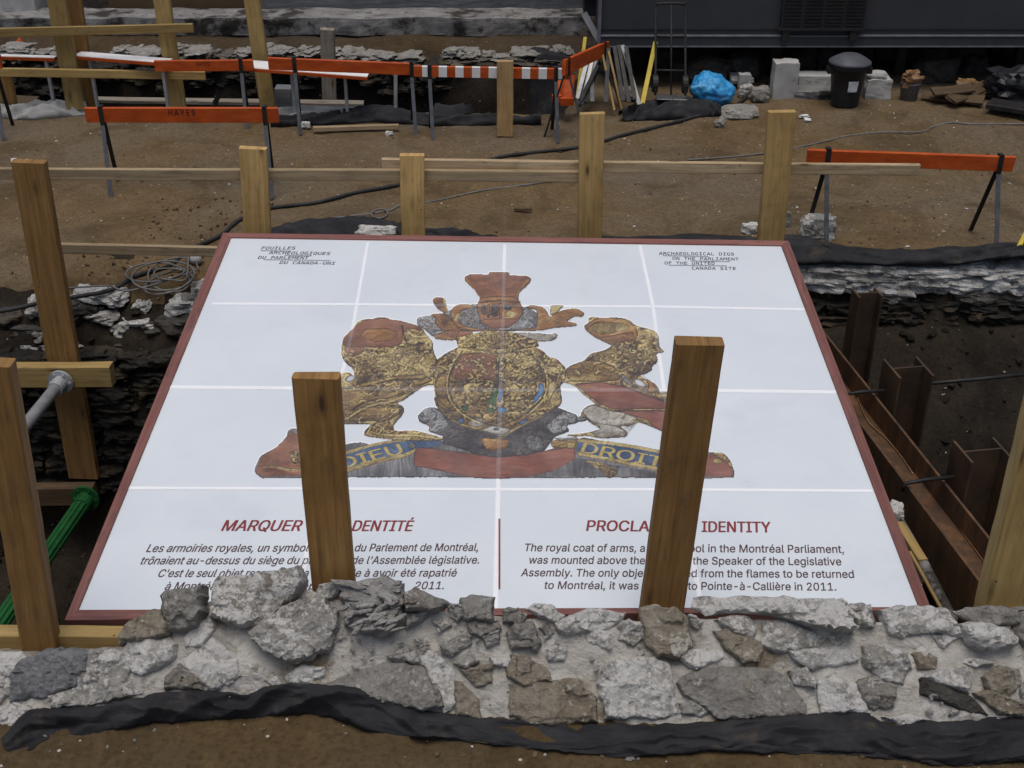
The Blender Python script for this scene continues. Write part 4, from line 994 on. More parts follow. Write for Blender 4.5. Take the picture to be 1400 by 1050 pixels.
crown += curls(575, 430, 600, 455, 5, inpoly(zc((0,480),(150,450),(150,560),(60,560))), 'p_outline', 6, .35, 45) + curls(630, 425, 660, 450, 8, inpoly(zc((370,420),(520,380),(520,540),(400,530))), 'p_outline', 6, .4, 46)
crest_build('crown', crown)
emblem = crest_print()

# lettering
import os
def shipped_font(fn):
    try: return bpy.data.fonts.load(os.path.join(bpy.utils.system_resource('DATAFILES'), 'fonts', fn))
    except Exception: return None
SANS, MONO = shipped_font('Inter.woff2'), shipped_font('DejaVuSansMono.woff2')
def glyphs(txt, shear=0.0, bold=0.0, space=1.0, face=None):
    cu = bpy.data.curves.new('lettering', 'FONT'); cu.body = txt; cu.size = 60
    if face or SANS: cu.font = face or SANS
    cu.space_character = space; cu.resolution_u = 4; cu.dimensions = '2D'; cu.fill_mode = 'NONE'
    ob = bpy.data.objects.new('lettering', cu); col.objects.link(ob)
    dg = bpy.context.evaluated_depsgraph_get(); dg.update()
    me = bpy.data.meshes.new_from_object(ob.evaluated_get(dg))
    import numpy as np
    from mathutils.geometry import delaunay_2d_cdt
    nb = {}
    for e in me.edges: nb.setdefault(e.vertices[0], []).append(e.vertices[1]); nb.setdefault(e.vertices[1], []).append(e.vertices[0])
    co = [v.co.copy() for v in me.vertices]; seen = set(); loops = []
    for v0 in nb:                                           # walk each outline of the letters
        if v0 in seen: continue
        lp = [v0]; seen.add(v0)
        while True:
            nx = [w for w in nb[lp[-1]] if w not in seen]
            if not nx: break
            lp.append(min(nx, key=lambda w: (abs(w - lp[-1]) != 1, w))); seen.add(lp[-1])
        if len(lp) > 2: loops.append(lp)
    pts = []; eds = []; A_ = []; B_ = []
    for lp in loops:
        o_ = len(pts); k_ = len(lp); pts += [Vector((co[i].x, co[i].y)) for i in lp]
        for i in range(k_): eds.append((o_ + i, o_ + (i + 1) % k_)); A_.append(pts[o_ + i][:]); B_.append(pts[o_ + (i + 1) % k_][:])
    V_, _, T_, _, _, _ = delaunay_2d_cdt(pts, eds, [], 0, 1e-6)
    A_, B_ = np.array(A_), np.array(B_); fs = []
    for t_ in T_:
        cx, cy = sum(V_[i].x for i in t_) / 3, sum(V_[i].y for i in t_) / 3
        up_ = (A_[:, 1] <= cy) & (B_[:, 1] > cy); dn_ = (A_[:, 1] > cy) & (B_[:, 1] <= cy)
        with np.errstate(all='ignore'): xc = A_[:, 0] + (cy - A_[:, 1]) * (B_[:, 0] - A_[:, 0]) / (B_[:, 1] - A_[:, 1])
        if int((up_ & (xc > cx)).sum()) - int((dn_ & (xc > cx)).sum()): fs.append(list(t_))
    vs = [Vector((v.x + shear * v.y, v.y, 0)) / 60 for v in V_]
    bpy.data.objects.remove(ob); bpy.data.curves.remove(cu); bpy.data.meshes.remove(me)
    return vs, fs
_cap = glyphs('H'); CAPH = max(v.y for v in _cap[0])
def text_on(mb, txt, xa, ya, xb, yb, cap, lift=.0020, shear=.2, bold=0.0, mi=0, space=1.0, face=None):
    """one line of print: baseline from photo point a to b, capital height in photo pixels at its middle"""
    vs, fs = glyphs(txt, shear, bold, space, face); x0 = min(v.x for v in vs); x1 = max(v.x for v in vs)
    A, B = bp(xa, ya, lift), bp(xb, yb, lift); d = B - A
    hgt = (bp((xa+xb)/2, (ya+yb)/2 - cap, lift) - bp((xa+xb)/2, (ya+yb)/2, lift)).length
    up = BN.cross(d.normalized())
    P = [A + d * ((v.x - x0) / (x1 - x0)) + up * (v.y / CAPH * hgt) for v in vs]
    for i_, sh_ in enumerate((0, -1, 1) if bold else (0,)):
        # outlines of a letter overlap one another: keep every face of the ink on its own level
        pv = []; pf = []
        for k_, f_ in enumerate(fs):
            pf.append(list(range(len(pv), len(pv) + len(f_))))
            for v_ in f_: pv.append(P[v_] + d.normalized() * (sh_ * bold * hgt) + BN * (.00026 * i_ + .000035 * (k_ % 7)))
        mb.add(pv, pf, mi)
q = 2.5455
def F(x, y): return (150 + x / q, 680 + y / q)
def E(x, y): return (680 + x / q, 680 + y / q)
mb = MB()
def line(mb, HH, parts, y0, y1, X0, X1, cap, bold):
    for (tx, xa, xb) in parts:
        ya, yb = lerp(y0, y1, (xa - X0) / (X1 - X0)), lerp(y0, y1, (xb - X0) / (X1 - X0))
        text_on(mb, tx, *HH(xa, ya), *HH(xb, yb), cap, bold=bold)
line(mb, F, [("MARQUER", 388, 665), ("L'I", 700, 822), ("DENTITÉ", 842, 1056)], 116, 117, 388, 1056, 14.3, .026)
mb2 = MB()
line(mb2, E, [("PROCLA", 310, 527), ("IMIN", 538, 650), ("G", 664, 696), ("IDENTITY", 712, 958)], 116, 122, 310, 958, 14.3, .026)
t1 = mb.build('printed_title', M['ink_red'], board); t2 = mb2.build('printed_title', M['ink_red'], board)
mb = MB()
mb = MB(); line(mb, F, [("Les armoiries royales, un symbol", 126, 690), ("e fort", 708, 830), ("du Parlement de Montréal,", 852, 1282)], 190, 186, 126, 1282, 10.3, .012); mb.build('printed_line', M['ink_dark'], board)
mb = MB(); line(mb, F, [("trônaient au-dessus du siège du pr", 106, 705), ("ésident", 715, 838), ("de l'Assemblée législative.", 842, 1285)], 233, 230, 106, 1285, 10.3, .012); mb.build('printed_line', M['ink_dark'], board)
mb = MB(); line(mb, F, [("C'est le seul objet rescapé de la", 167, 690), ("ruine", 706, 800), ("le à avoir été rapatrié", 845, 1207)], 277, 275, 167, 1207, 10.3, .012); mb.build('printed_line', M['ink_dark'], board)
mb = MB(); line(mb, F, [("à Montréal", 190, 378), ("par le musée depuis l'", 392, 800), ("an", 990, 1022), ("2011.", 1060, 1162)], 322, 319, 190, 1162, 10.3, .012); mb.build('printed_line', M['ink_dark'], board)
mb = MB(); line(mb, E, [("The royal coat of arms, a", 97, 515), ("sym", 530, 625), ("bol in the Montréal Parliament,", 668, 1207)], 187, 193, 97, 1207, 10.3, .012); mb.build('printed_line', M['ink_dark'], board)
mb = MB(); line(mb, E, [("was mounted above the", 112, 515), ("chair of", 530, 668), ("the Speaker of the Legislative", 683, 1200)], 230, 236, 112, 1200, 10.3, .012); mb.build('printed_line', M['ink_dark'], board)
mb = MB(); line(mb, E, [("Assembly. The only obje", 82, 508), ("ct rescu", 512, 650), ("ed from the flames to be returned", 655, 1247)], 274, 280, 82, 1247, 10.3, .012); mb.build('printed_line', M['ink_dark'], board)
mb = MB(); line(mb, E, [("to Montréal, it was", 165, 493), ("brought", 510, 645), ("to Pointe-à-Callière in 2011.", 666, 1180)], 318, 324, 165, 1180, 10.3, .012); mb.build('printed_line', M['ink_dark'], board)
mb = MB(); flat(mb, [(681.5,709),(684,709),(684,805),(681.5,805)], 0, .0045); mb.build('printed_rule', M['ink_red'], board)
h = 8.235
def H1(x, y): return (330 + x / h, 320 + y / h)
def H2(x, y): return (880 + x / h, 320 + y / h)
def header(HH, lines, rules):
    mb = MB()
    for (s, xa, ya, xb, yb) in lines: text_on(mb, s, *HH(xa,ya), *HH(xb,yb), 3.7, shear=.12, bold=0, space=1.0, face=MONO)
    for (xa, ya, xb, yb) in rules:
        a, b = HH(xa,ya), HH(xb,yb); flat(mb, [a, b, (b[0], b[1]+.45), (a[0], a[1]+.45)], 0, .0045)
    mb.build('printed_heading', M['ink_black'], board)
header(H1, [("FOUILLES",222,172,602,172),("ARCHÉOLOGIQUES",304,224,995,234),("DU PARLEMENT",182,278,755,282),("DU CANADA-UNI",425,334,1052,344)], [(218,182,545,187),(485,236,795,240),(250,284,1005,294)])
header(H2, [("ARCHAEOLOGICAL DIGS",172,232,1022,240),("ON THE PARLIAMENT",326,288,1078,297),("OF THE UNITED",238,340,804,344),("CANADA SITE",545,398,1045,402)], [(218,239,730,248),(528,297,970,306),(280,346,935,354)])
mb = MB()
text_on(mb, "DIEU", *z5((452,982))[0], *z5((742,908))[0], 14.0, lift=.0026, shear=.0, bold=.03)
mb.build('motto_lettering', M['p_gold'], emblem); mb = MB()
text_on(mb, "DROIT", *z6((468,904))[0], *z6((853,976))[0], 14.0, lift=.0026, shear=.0, bold=.03)
mb.build('motto_lettering', M['p_gold'], emblem)

# ------------------------------------------------------------------ timber posts along the wall
def post(name, top, bot, Y, wpx, t, m, label=None, cat=None, parent=None, zlow=None, chips_=0):
    """plank on end: centre of its face at photo points top and bot, standing at depth Y"""
    a, b = at_y(*top, Y), at_y(*bot, Y)
    if zlow is not None: b = b + (b - a) * ((b.z - zlow) / (a.z - b.z))
    dep = (at_y((top[0]+bot[0])/2, (top[1]+bot[1])/2, Y) - CAM).dot(FW); w = wpx * dep / FPX
    mb = MB(); beam(mb, b + Vector((0, t/2, 0)), a + Vector((0, t/2, 0)), (1, 0, 0), w, t, .006, 0, 26, .006, random.random() * 50)
    o = mb.build(name, m, parent)
    if label: tag(o, label, cat, None)
    return o
post('timber_post', (-15,502), (53,888), 4.02, 52, .075, M['wood_post'], 'brown timber post standing at the left end of the rubble wall', 'post', zlow=-.3)
post('timber_post', (431,518), (455,800), 4.13, 62, .06, M['wood_post'], 'short brown timber post rising in front of the left half of the board', 'post', zlow=-1.2)
post('timber_post', (959,472), (906,835), 4.13, 63, .075, M['wood_post'], 'taller brown timber post in front of the right half of the board, covering the title', 'post', zlow=-1.2)
post('timber_post', (1462,490), (1372,840), 4.12, 66, .095, M['wood_yellow'], 'thick pale timber post at the right end of the rubble wall beside the steel beam', 'post', zlow=-1.2)

# rail fence along the far edge of the pit
YR = 8.1
fence = empty('guard_rail', (-.6, YR, 0), 'wooden guard rail of upright planks and long rails along the far edge of the pit', 'railing')
p = post('post', (37,223), (114,655), 7.74, 43, .07, M['wood_post'], parent=fence)
def snow():
    pass
for (tp, bt, w) in (((345,204),(352,330),37), ((563,213),(565,330),33), ((810,157),(806,330),34), ((1070,154),(1054,335),37)):
    post('post', tp, bt, YR, w, .06, M['wood_rear'], parent=fence, zlow=-.35)
def rail(name, a, b, Y, hpx, t, m, parent=None, label=None, cat=None):
    A, B = at_y(*a, Y), at_y(*b, Y); dep = (A - CAM).dot(FW); w = hpx * dep / FPX / .94
    o = timber(name, A, B, (0, 0, 1), w, t, m, parent, seg=14, warp=.012)
    if label: tag(o, label, cat)
    return o
YB = YR + .085
rail('rail', (-30,237), (800,241), YB, 15.0, .04, M['wood_rail'], fence)
rail('rail', (523,224), (1256,231), YB + .045, 14.5, .04, M['wood_rail'], fence)
rail('rail', (72,339), (330,344), YB, 13.5, .04, M['wood_rail'], fence)

# shoring in the left part of the pit
o = timber('timber_wale', at_y(-120,512,7.64), at_y(154,512,7.64), (0,0,1), .165, .09, M['wood_yellow']); tag(o, 'thick yellow timber wale laid across the post on the left pit wall', 'beam')
o = timber('timber_wale', at_y(-100,676,7.68), at_y(131,675,7.68), (0,0,1), .16, .09, M['wood_wet']); tag(o, 'dark lower timber wale behind the green strut', 'beam')
o = timber('timber_beam', (at_y(-60,873,4.07) + Vector((0,.03,-.02))), at_y(186,874,4.07) + Vector((0,.03,-.02)), (0,0,1), .085, .075, M['wood_yellow']); tag(o, 'yellow timber beam lying behind the wall under the corner of the board', 'beam')
def strut(far, near_px, Yf, Yn, r, m, label, ribs):
    a = at_y(*far, Yf); b = a + Vector((near_px, Yn - Yf, 0))
    e = empty('trench_strut', b, label, 'strut')
    d = (b - a).normalized(); mb = MB(); tube(mb, [a, a.lerp(b, .5), b], r, 16)
    if ribs:
        s = d.cross(Vector((0,0,1))).normalized(); t = d.cross(s)
        for k in range(10):
            an = 2*math.pi*k/10; o = (s*math.cos(an) + t*math.sin(an)) * r
            tube(mb, [a + o, b + o], r * .17, 6)
    mb.build('tube', m, e, smooth=not ribs)
    mb = MB(); tube(mb, [a - d*.0, a + d*.022], r * 2.1, 18); 
    for k in range(6):
        an = 2*math.pi*k/6; s = d.cross(Vector((0,0,1))).normalized(); t = d.cross(s); c = a + (s*math.cos(an) + t*math.sin(an)) * r*1.65
        tube(mb, [c, c + d*.034], r*.2, 6)
    mb.build('flange', m, e)
    tube_c = MB(); tube(tube_c, [a + d*.022, a + d*.12], r*1.28, 16); tube_c.build('collar', m, e, smooth=False)
strut((84,521), -.30, 7.585, 4.25, .042, M['pale_steel'], 'silver steel trench strut with a bolted flange pushed against the yellow wale', False)
strut((118,680), -.34, 7.625, 4.25, .050, M['green_steel'], 'green ribbed steel trench strut low in the pit', True)
# steel shoring in the right part of the pit
def hsec(mb, a, b, wd, W_, H_, tf, tw):
    """H section from a to b: flanges W_ wide along wd, H_ apart"""
    a, b = Vector(a), Vector(b); d = (b - a).normalized(); wd = Vector(wd); wd = (wd - d*wd.dot(d)).normalized(); n = d.cross(wd)
    for s in (-1, 1):
        o = n * (s * (H_/2 - tf/2)); beam(mb, a + o, b + o, wd, W_, tf, .002)
    beam(mb, a, b, n, H_ - 2*tf - .001, tw, .001)
ra, rb = at_z(1118,440,.10), at_z(1347,724,.10); la, lb = at_z(1167,560,.10), at_z(1331,786,.10)
dr = (rb - ra).normalized()
cenA = ra + Vector((-.11, 0, -.16)); cenB = cenA + dr * 3.9
wal = empty('steel_wale', cenA, 'long rusty steel H beam running beside the right edge of the board', 'steel beam')
mb = MB(); hsec(mb, cenA - dr * .4, cenB, (0, 0, 1), .30, .225, .016, .014); mb.build('section', M['rust'], wal)
def pile(cx, cy, z, w, fl, label, zb=-1.9):
    c = at_z(cx, cy, z); mb = MB(); hsec(mb, (c.x, c.y, zb), c, dr, fl, w, .014, .012)
    o = mb.build('steel_pile', M['rust_dark']); tag(o, label, 'steel pile', 'steel piles beside the rusty beam'); return c
c2 = pile(1242, 502, .25, .22, .24, 'middle rusty steel H pile standing beyond the tie rod in the pit')
c3 = pile(1344, 615, .25, .24, .22, 'nearest rusty steel H pile, close to the thick pale post')
c1 = pile(1186, 400, .25, .17, .13, 'farthest rusty steel H pile, tall against the stone wall of the pit')
for (a, b, lb) in (((1155,539),(1202,534),'short black tie rod over the beam at the middle pile'), ((1238,661),(1297,652),'short black tie rod over the beam at the nearest pile')):
    mb = MB(); A, B = at_z(*a, .125), at_z(*b, .125); tube(mb, [A + Vector((-.01,0,-.05)), A, A.lerp(B,.5) + Vector((0,0,.004)), B + Vector((.03,0,0))], .011, 8)
    o = mb.build('tie_rod', M['dark_steel'], smooth=True); tag(o, lb, 'tie rod')
mb = MB(); tube(mb, [at_z(1250,526,0.0), at_z(1330,519,.02), at_z(1440,508,.03)], .012, 8); o = mb.build('tie_rod', M['dark_steel'], smooth=True); tag(o, 'long thin steel rod stretching from the middle pile to the right', 'tie rod')
def on_web(px, py): return at_z(px, py, -.045)
for pts, lb in (([(1171,540),(1186,575),(1212,600),(1233,625),(1248,648)], 'thin copper wire lying in the rusty beam, farther piece'), ([(1279,655),(1283,672),(1294,695),(1313,724),(1336,755),(1350,775)], 'thin copper wire lying in the rusty beam, nearer piece')):
    mb = MB(); tube(mb, smooth_path([on_web(*p) for p in pts], 5), .004, 6); o = mb.build('copper_wire', noisy('copper', [(.3,(.25,.12,.06)),(.7,(.42,.24,.13))], 10, .4, 60, .05, .001, metal=.5) if 'farther' in lb else bpy.data.materials['copper'], smooth=True); tag(o, lb, 'wire')
# bits lying between the board and the beam
mb = MB(); tube(mb, [at_z(1222,700,-.02), at_z(1262,770,-.02), at_z(1302,848,-.02)], .028, 14); o = mb.build('plastic_pipe', M['conc'], smooth=True); tag(o, 'dirty pale plastic pipe lying between the board and the rusty beam', 'pipe')
mb = MB(); beam(mb, at_z(1244,755,.06), at_z(1291,840,.06), (1,0,0), .016, .016); o = mb.build('survey_stick', M['wood_yellow']); tag(o, 'thin yellow stick along the right edge of the board', 'stick')
mb = MB(); beam(mb, at_z(1229,716,.0), at_z(1262,768,.0), (1,0,0), .05, .03); o = mb.build('wood_offcut', M['wood_yellow']); tag(o, 'short pale wood offcut beside the dirty pale pipe', 'offcut')
mb = MB(); rock(mb, at_z(1222,700,.03), (.10,.12,.08), 3, 0, .4, 3, .25); o = mb.build('stone', M['st_lime']); tag(o, 'small pale stone by the right edge of the board', 'stone')

# ------------------------------------------------------------------ cloth
def cloth(name, top, bot, zt, zb, bulge, seed, label, cat='tarpaulin', fold=.02, nu=16, mapper=None, m=None, dirv=(0,-.6,.8), cover=2):
    """lumpy folded sheet between two traced edges; zt/zb give the height (or mapper the place) of each edge"""
    def dens(P, n):
        S = smooth_path([(x, y, 0) for x, y in P], 8); L = [0]
        for a, b in zip(S, S[1:]): L.append(L[-1] + (b - a).length)
        out = []; k = 0
        for i in range(n):
            s = L[-1] * i / (n-1)
            while k < len(L) - 2 and L[k+1] < s: k += 1
            u = (s - L[k]) / max(L[k+1]-L[k], 1e-6); out.append(S[k].lerp(S[k+1], u))
        return out, L[-1]
    _, L = dens(top, 10); n = max(20, int(L / 3.2)); A, _ = dens(top, n); B, _ = dens(bot, n)
    fa = (lambda p: at_z(p.x, p.y, zt)) if not callable(zt) else (lambda p: zt(p.x, p.y))
    fb = (lambda p: at_z(p.x, p.y, zb)) if not callable(zb) else (lambda p: zb(p.x, p.y))
    D = Vector(dirv).normalized(); vs = []; fs = []
    for i in range(n):
        jx = 3.2 * noise.noise(Vector((A[i].x * .05, seed, 0))) + 1.6 * noise.noise(Vector((A[i].x * .17, seed, 3)))
        jb = 3.0 * noise.noise(Vector((B[i].x * .045, seed, 7))) + 1.8 * noise.noise(Vector((B[i].x * .16, seed, 5)))
        ek = 1.0 if A[i].y > 900 else .3
        a, b = fa(A[i] + Vector((0, jx * ek, 0))), fb(B[i] + Vector((0, jb * ek, 0))); sc_ = (b - a).length
        for k in range(nu + 1):
            u = k / nu; p = a.lerp(b, u); e = math.sin(math.pi * min(1, max(0, u)))
            px_, wv_ = p.x, u * sc_
            wob = .12 * noise.noise(Vector((px_ * 1.3, seed, 4)))
            def rid(q_, k_): return 1 - abs(noise.noise(q_)) * k_
            q1 = Vector((px_ * 1.3 + seed, (wv_ + wob + .22 * px_) * 8, seed)); q2 = Vector((px_ * 2.7 + wv_ * 4, (wv_ - .28 * px_) * 10, seed + 3)); q3 = Vector((px_ * 7 - wv_ * 9, (wv_ + .4 * px_) * 15, seed + 7))
            f = 1.15 * max(-.5, rid(q1, 3.0)) + .66 * max(-.5, rid(q2, 3.2)) + .24 * max(-.5, rid(q3, 2.8)) + .3 * noise.noise(q2 * .5)
            h = bulge * (e ** .5) * (.7 + .9 * noise.noise(Vector((px_ * 1.7, seed, 2)))) + fold * f * (e ** .3) + .0015 * N3((p.x, p.y, u + seed), 22, 3)
            vs.append(p + D * h)
        vs.append(b + Vector((0, .03, -.03)))
    w = nu + 2
    for i in range(n - 1):
        for k in range(w - 1): fs.append([i*w+k, i*w+k+1, (i+1)*w+k+1, (i+1)*w+k])
    mb = MB(); mb.add(vs, fs); o = mb.build(name, m or M['tarp'], smooth=True); tag(o, label, cat); return o
cloth('rolled_tarpaulin', [(6,1002),(30,975),(55,968),(130,966),(200,952),(260,943),(300,944),(335,951),(350,946),(372,937),(440,936),(500,942),(560,962),(600,974),(700,985),(800,990),(900,990),(1000,984),(1100,977),(1180,976),(1215,992),(1260,986),(1330,984),(1400,978),(1560,985)],
      [(12,1030),(40,1028),(70,1012),(130,1004),(200,992),(280,986),(345,984),(400,978),(450,982),(530,1006),(600,1012),(700,1020),(800,1028),(860,1034),(950,1026),(1050,1030),(1150,1030),(1250,1040),(1310,1046),(1400,1040),(1560,1045)],
      wall_pt, lambda x, y: at_z(x, y, .225), 0.034, 3.3, 'long black tarpaulin rolled up along the foot of the rubble wall', fold=.036, nu=44)
cloth('rolled_tarpaulin', [(560,1004),(640,1006),(720,1010),(800,1012),(880,1004),(960,1000),(1040,1004),(1120,1012),(1200,1016),(1300,1004),(1400,1000),(1560,1002)],
      [(580,1010),(640,1014),(720,1024),(800,1031),(860,1036),(950,1029),(1050,1030),(1150,1032),(1250,1042),(1310,1047),(1400,1041),(1560,1045)],
      lambda x, y: wall_pt(x, y) + Vector((0, -.028, .012)), lambda x, y: at_z(x, y, .232), .02, 17.3, 'lower fold of black tarpaulin spread over the soil in the right half of the foreground', fold=.030, nu=30)
cloth('edge_tarpaulin', [(1068,322),(1100,326),(1140,340),(1200,346),(1260,346),(1310,342),(1400,333),(1500,330)], [(1085,357),(1100,360),(1140,358),(1200,361),(1260,361),(1310,360),(1345,355),(1400,350),(1500,348)],
      .03, lambda x, y: at_y(x, y, 8.37), .04, 8.1, 'black tarpaulin folded over the edge of the pit on the right', fold=.034, nu=24, dirv=(0,-.3,.9))
cloth('edge_tarpaulin', [(365,316),(410,306),(470,299),(520,302),(550,309),(600,315),(650,322),(690,331)], [(365,332),(420,338),(470,338),(520,338),(560,338),(600,338),(650,338),(694,336)],
      .03, .03, .035, 5.2, 'crumpled black tarpaulin on the ground behind the top edge of the board', fold=.04, nu=24, dirv=(0,-.2,1))
cloth('edge_tarpaulin', [(820,322),(880,324),(940,322),(1000,322),(1040,326)], [(820,340),(880,342),(940,342),(1000,342),(1040,344)], .02, .02, .02, 6.4, 'thin black tarpaulin strip showing behind the right half of the board', fold=.02, dirv=(0,-.2,1))
cloth('ground_sheet', [(845,158),(880,142),(920,136),(965,138),(985,150)], [(852,164),(885,164),(920,162),(960,160),(985,158)], .05, .01, .06, 7.4, 'black cloth sheet lying on the ground in front of the blue bag', fold=.05, dirv=(0,-.3,1))
def drape(name, outline, seed, label, lift=.05):
    mb = MB(); P = [at_z(*p, 0) for p in outline]; c_ = sum(P, Vector()) / len(P); n = 60; vs = []; fs = []
    path = smooth_path(P + [P[0]], 10); m_ = len(path) - 1; K = 14
    for k in range(K):
        for i in range(m_):
            q_ = c_.lerp(path[i], (k + .3) / (K - .7)); q_ = q_ + Vector((.06 * noise.noise(q_ * 3 + Vector((seed, 0, 0))), .06 * noise.noise(q_ * 3 + Vector((0, seed, 0))), 0))
            z = ground_z(q_.x, q_.y) + lift + lift * 1.2 * (1 - abs(noise.noise(Vector((q_.x * 2.2 + q_.y * 2, q_.y * 4 - q_.x * 3, seed)))) * 2.4) - (lift * 1.6 if k == K - 1 else 0)
            vs.append(Vector((q_.x, q_.y, z)))
    for k in range(K - 1):
        for i in range(m_): fs.append([k*m_+i, k*m_+(i+1) % m_, (k+1)*m_+(i+1) % m_, (k+1)*m_+i])
    fs.append([i for i in range(m_)][::-1]); mb.add(vs, fs); tag(mb.build(name, M['tarp'], smooth=True), label, 'tarpaulin')
drape('trench_tarpaulin', [(668,98),(706,94),(722,108),(690,128),(660,150),(600,164),(588,156),(630,128)], 3.1, 'black tarpaulin draped down the earth slope of the rear trench')
drape('trench_tarpaulin', [(716,82),(745,80),(775,84),(770,92),(735,92)], 5.1, 'black tarpaulin heaped on the far edge of the rear trench')
cloth('trench_tarpaulin', [(380,165),(440,160),(500,150),(545,150),(590,160),(660,160),(740,164)], [(370,174),(440,170),(500,168),(545,168),(600,172),(660,172),(740,170)], .03, .0, .03, 10.9, 'black tarpaulin lying along the near edge of the rear trench', fold=.04, dirv=(0,-.3,1))
cloth('trench_tarpaulin', [(-40,152),(0,150),(40,143),(80,141),(118,143)], [(-40,164),(0,163),(40,163),(80,160),(122,156)], .06, .0, .04, 12.9, 'pale dusty sheet crumpled at the left end of the rear trench edge', fold=.05, m=noisy('dusty_sheet', [(.3,(.20,.20,.195)),(.7,(.36,.36,.35))], 5, .8, 40, .4, .01), dirv=(0,-.3,1))
cloth('trench_tarpaulin', [(378,156),(400,152),(430,152),(470,155)], [(378,166),(400,166),(430,164),(470,162)], .05, .0, .03, 14.9, 'crumpled white sheet beside the near edge of the rear trench', fold=.05, m=bpy.data.materials['dusty_sheet'], dirv=(0,-.3,1))

# ------------------------------------------------------------------ loose masonry along the pit edges
def boulders(name, spots, m, label, cat, Y=None):
    """a run of bedded stones: (photo centre, width px, height px) at the pit edge"""
    mb = MB()
    for k, s in enumerate(spots):
        (px, py, wp, hp) = s[:4]; Yk = s[4] if len(s) > 4 else Y
        c = at_y(px, py, Yk); sc_ = (c - CAM).dot(FW) / FPX
        rock(mb, c + Vector((0, .06, 0)), (wp*sc_, .26, hp*sc_), k * 1.7 + Yk, 0, .55, 3, .22)
    return mb
rd = random.Random(21)
ew = empty('pit_edge_wall', (2.9, 8.5, -.3), 'old rubble wall top exposed under the black tarpaulin at the right side of the pit', 'wall')
mats_e = ['st_lime', 'st_mix', 'st_lime', 'st_lime']
x = 1082
for row, (y0, hh, Yk) in enumerate(((374, 18, 8.42), (389, 21, 8.41), (408, 20, 8.42))):
    x = 1080 + row * 9
    while x < 1500:
        w = rd.uniform(22, 75)
        if row == 2 and (x < 1150 or 1210 < x < 1270): x += w; continue
        mb = MB(); c = at_y(x + w/2, y0 + rd.uniform(-3, 3) - (x - 1250) * .012, Yk); s_ = (c - CAM).dot(FW) / FPX
        rock(mb, c + Vector((0, .08, 0)), (w * s_ * 1.08, .24, hh * s_ * rd.uniform(.9, 1.4)), x * .13, 0, .6, 3, .24, rd.uniform(-.15, .15))
        mb.build('stone', M[rd.choice(mats_e) if row < 2 else 'st_pit'], ew); x += w * .93
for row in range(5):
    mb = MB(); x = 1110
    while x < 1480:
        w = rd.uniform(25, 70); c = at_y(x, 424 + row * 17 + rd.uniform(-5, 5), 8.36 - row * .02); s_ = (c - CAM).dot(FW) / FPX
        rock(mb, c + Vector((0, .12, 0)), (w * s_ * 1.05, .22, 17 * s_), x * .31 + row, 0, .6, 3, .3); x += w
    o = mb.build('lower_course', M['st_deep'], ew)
lw = empty('pit_edge_wall', (-3, 8.0, -.2), 'broken rubble stones and dark earth at the left edge of the pit', 'wall')
for (px, py, w, hgt, Yk, mt) in ((45,425,26,22,7.98,'st_mix'), (10,440,34,24,7.95,'st_dark'), (30,455,50,18,7.9,'st_dark'), (55,462,24,16,7.88,'st_grey'), (50,476,40,12,7.86,'st_mix'), (12,478,34,14,7.86,'st_dark'),
     (120,408,52,20,8.06,'st_lime'), (152,412,36,18,8.0,'st_lime'), (112,432,44,26,7.97,'st_dark'), (140,436,42,14,7.95,'st_mix'), (195,420,26,16,8.02,'st_lime'), (188,446,50,18,7.92,'st_lime'), (165,452,26,14,7.92,'st_mix'), (215,455,40,26,7.9,'st_dark'),
     (245,424,44,24,8.0,'st_lime'), (262,412,30,14,8.06,'st_grey'), (240,448,56,30,7.92,'st_dark'), (120,472,50,12,7.88,'st_mix'), (180,475,60,18,7.86,'st_dark'), (275,400,30,18,8.08,'st_mix')):
    mb = MB(); c = at_y(px, py, Yk + .14); s_ = (c - CAM).dot(FW) / FPX
    rock(mb, c + Vector((0, .09, 0)), (w * s_, .24, hgt * s_), px * .37 + py, 0, .5, 3, .3, rd.uniform(-.2, .2)); mb.build('stone', M[mt], lw)
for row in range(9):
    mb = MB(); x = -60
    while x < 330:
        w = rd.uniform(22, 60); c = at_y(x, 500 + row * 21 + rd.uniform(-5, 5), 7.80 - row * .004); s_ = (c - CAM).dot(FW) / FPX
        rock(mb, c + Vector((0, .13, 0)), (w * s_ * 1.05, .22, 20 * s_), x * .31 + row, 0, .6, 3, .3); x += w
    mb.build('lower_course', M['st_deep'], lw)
# exposed stone of the rear trench
rw = empty('trench_wall', (-2, 14.1, -.4), 'whitish rubble wall exposed along the far side of the rear trench', 'wall')
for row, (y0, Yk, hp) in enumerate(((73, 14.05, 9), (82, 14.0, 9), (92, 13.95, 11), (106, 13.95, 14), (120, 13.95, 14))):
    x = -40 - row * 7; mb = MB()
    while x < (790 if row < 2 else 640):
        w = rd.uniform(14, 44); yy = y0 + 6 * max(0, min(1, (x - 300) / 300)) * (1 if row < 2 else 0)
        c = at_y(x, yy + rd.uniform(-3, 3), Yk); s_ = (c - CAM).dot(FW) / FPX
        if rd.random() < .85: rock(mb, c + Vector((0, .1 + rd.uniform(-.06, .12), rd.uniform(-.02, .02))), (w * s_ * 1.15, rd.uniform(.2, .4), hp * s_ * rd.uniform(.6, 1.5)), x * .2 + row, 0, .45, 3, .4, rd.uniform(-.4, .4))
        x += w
    mb.build('course', M['st_grey' if row < 1 else ('st_pit' if row < 2 else 'st_deep')], rw)

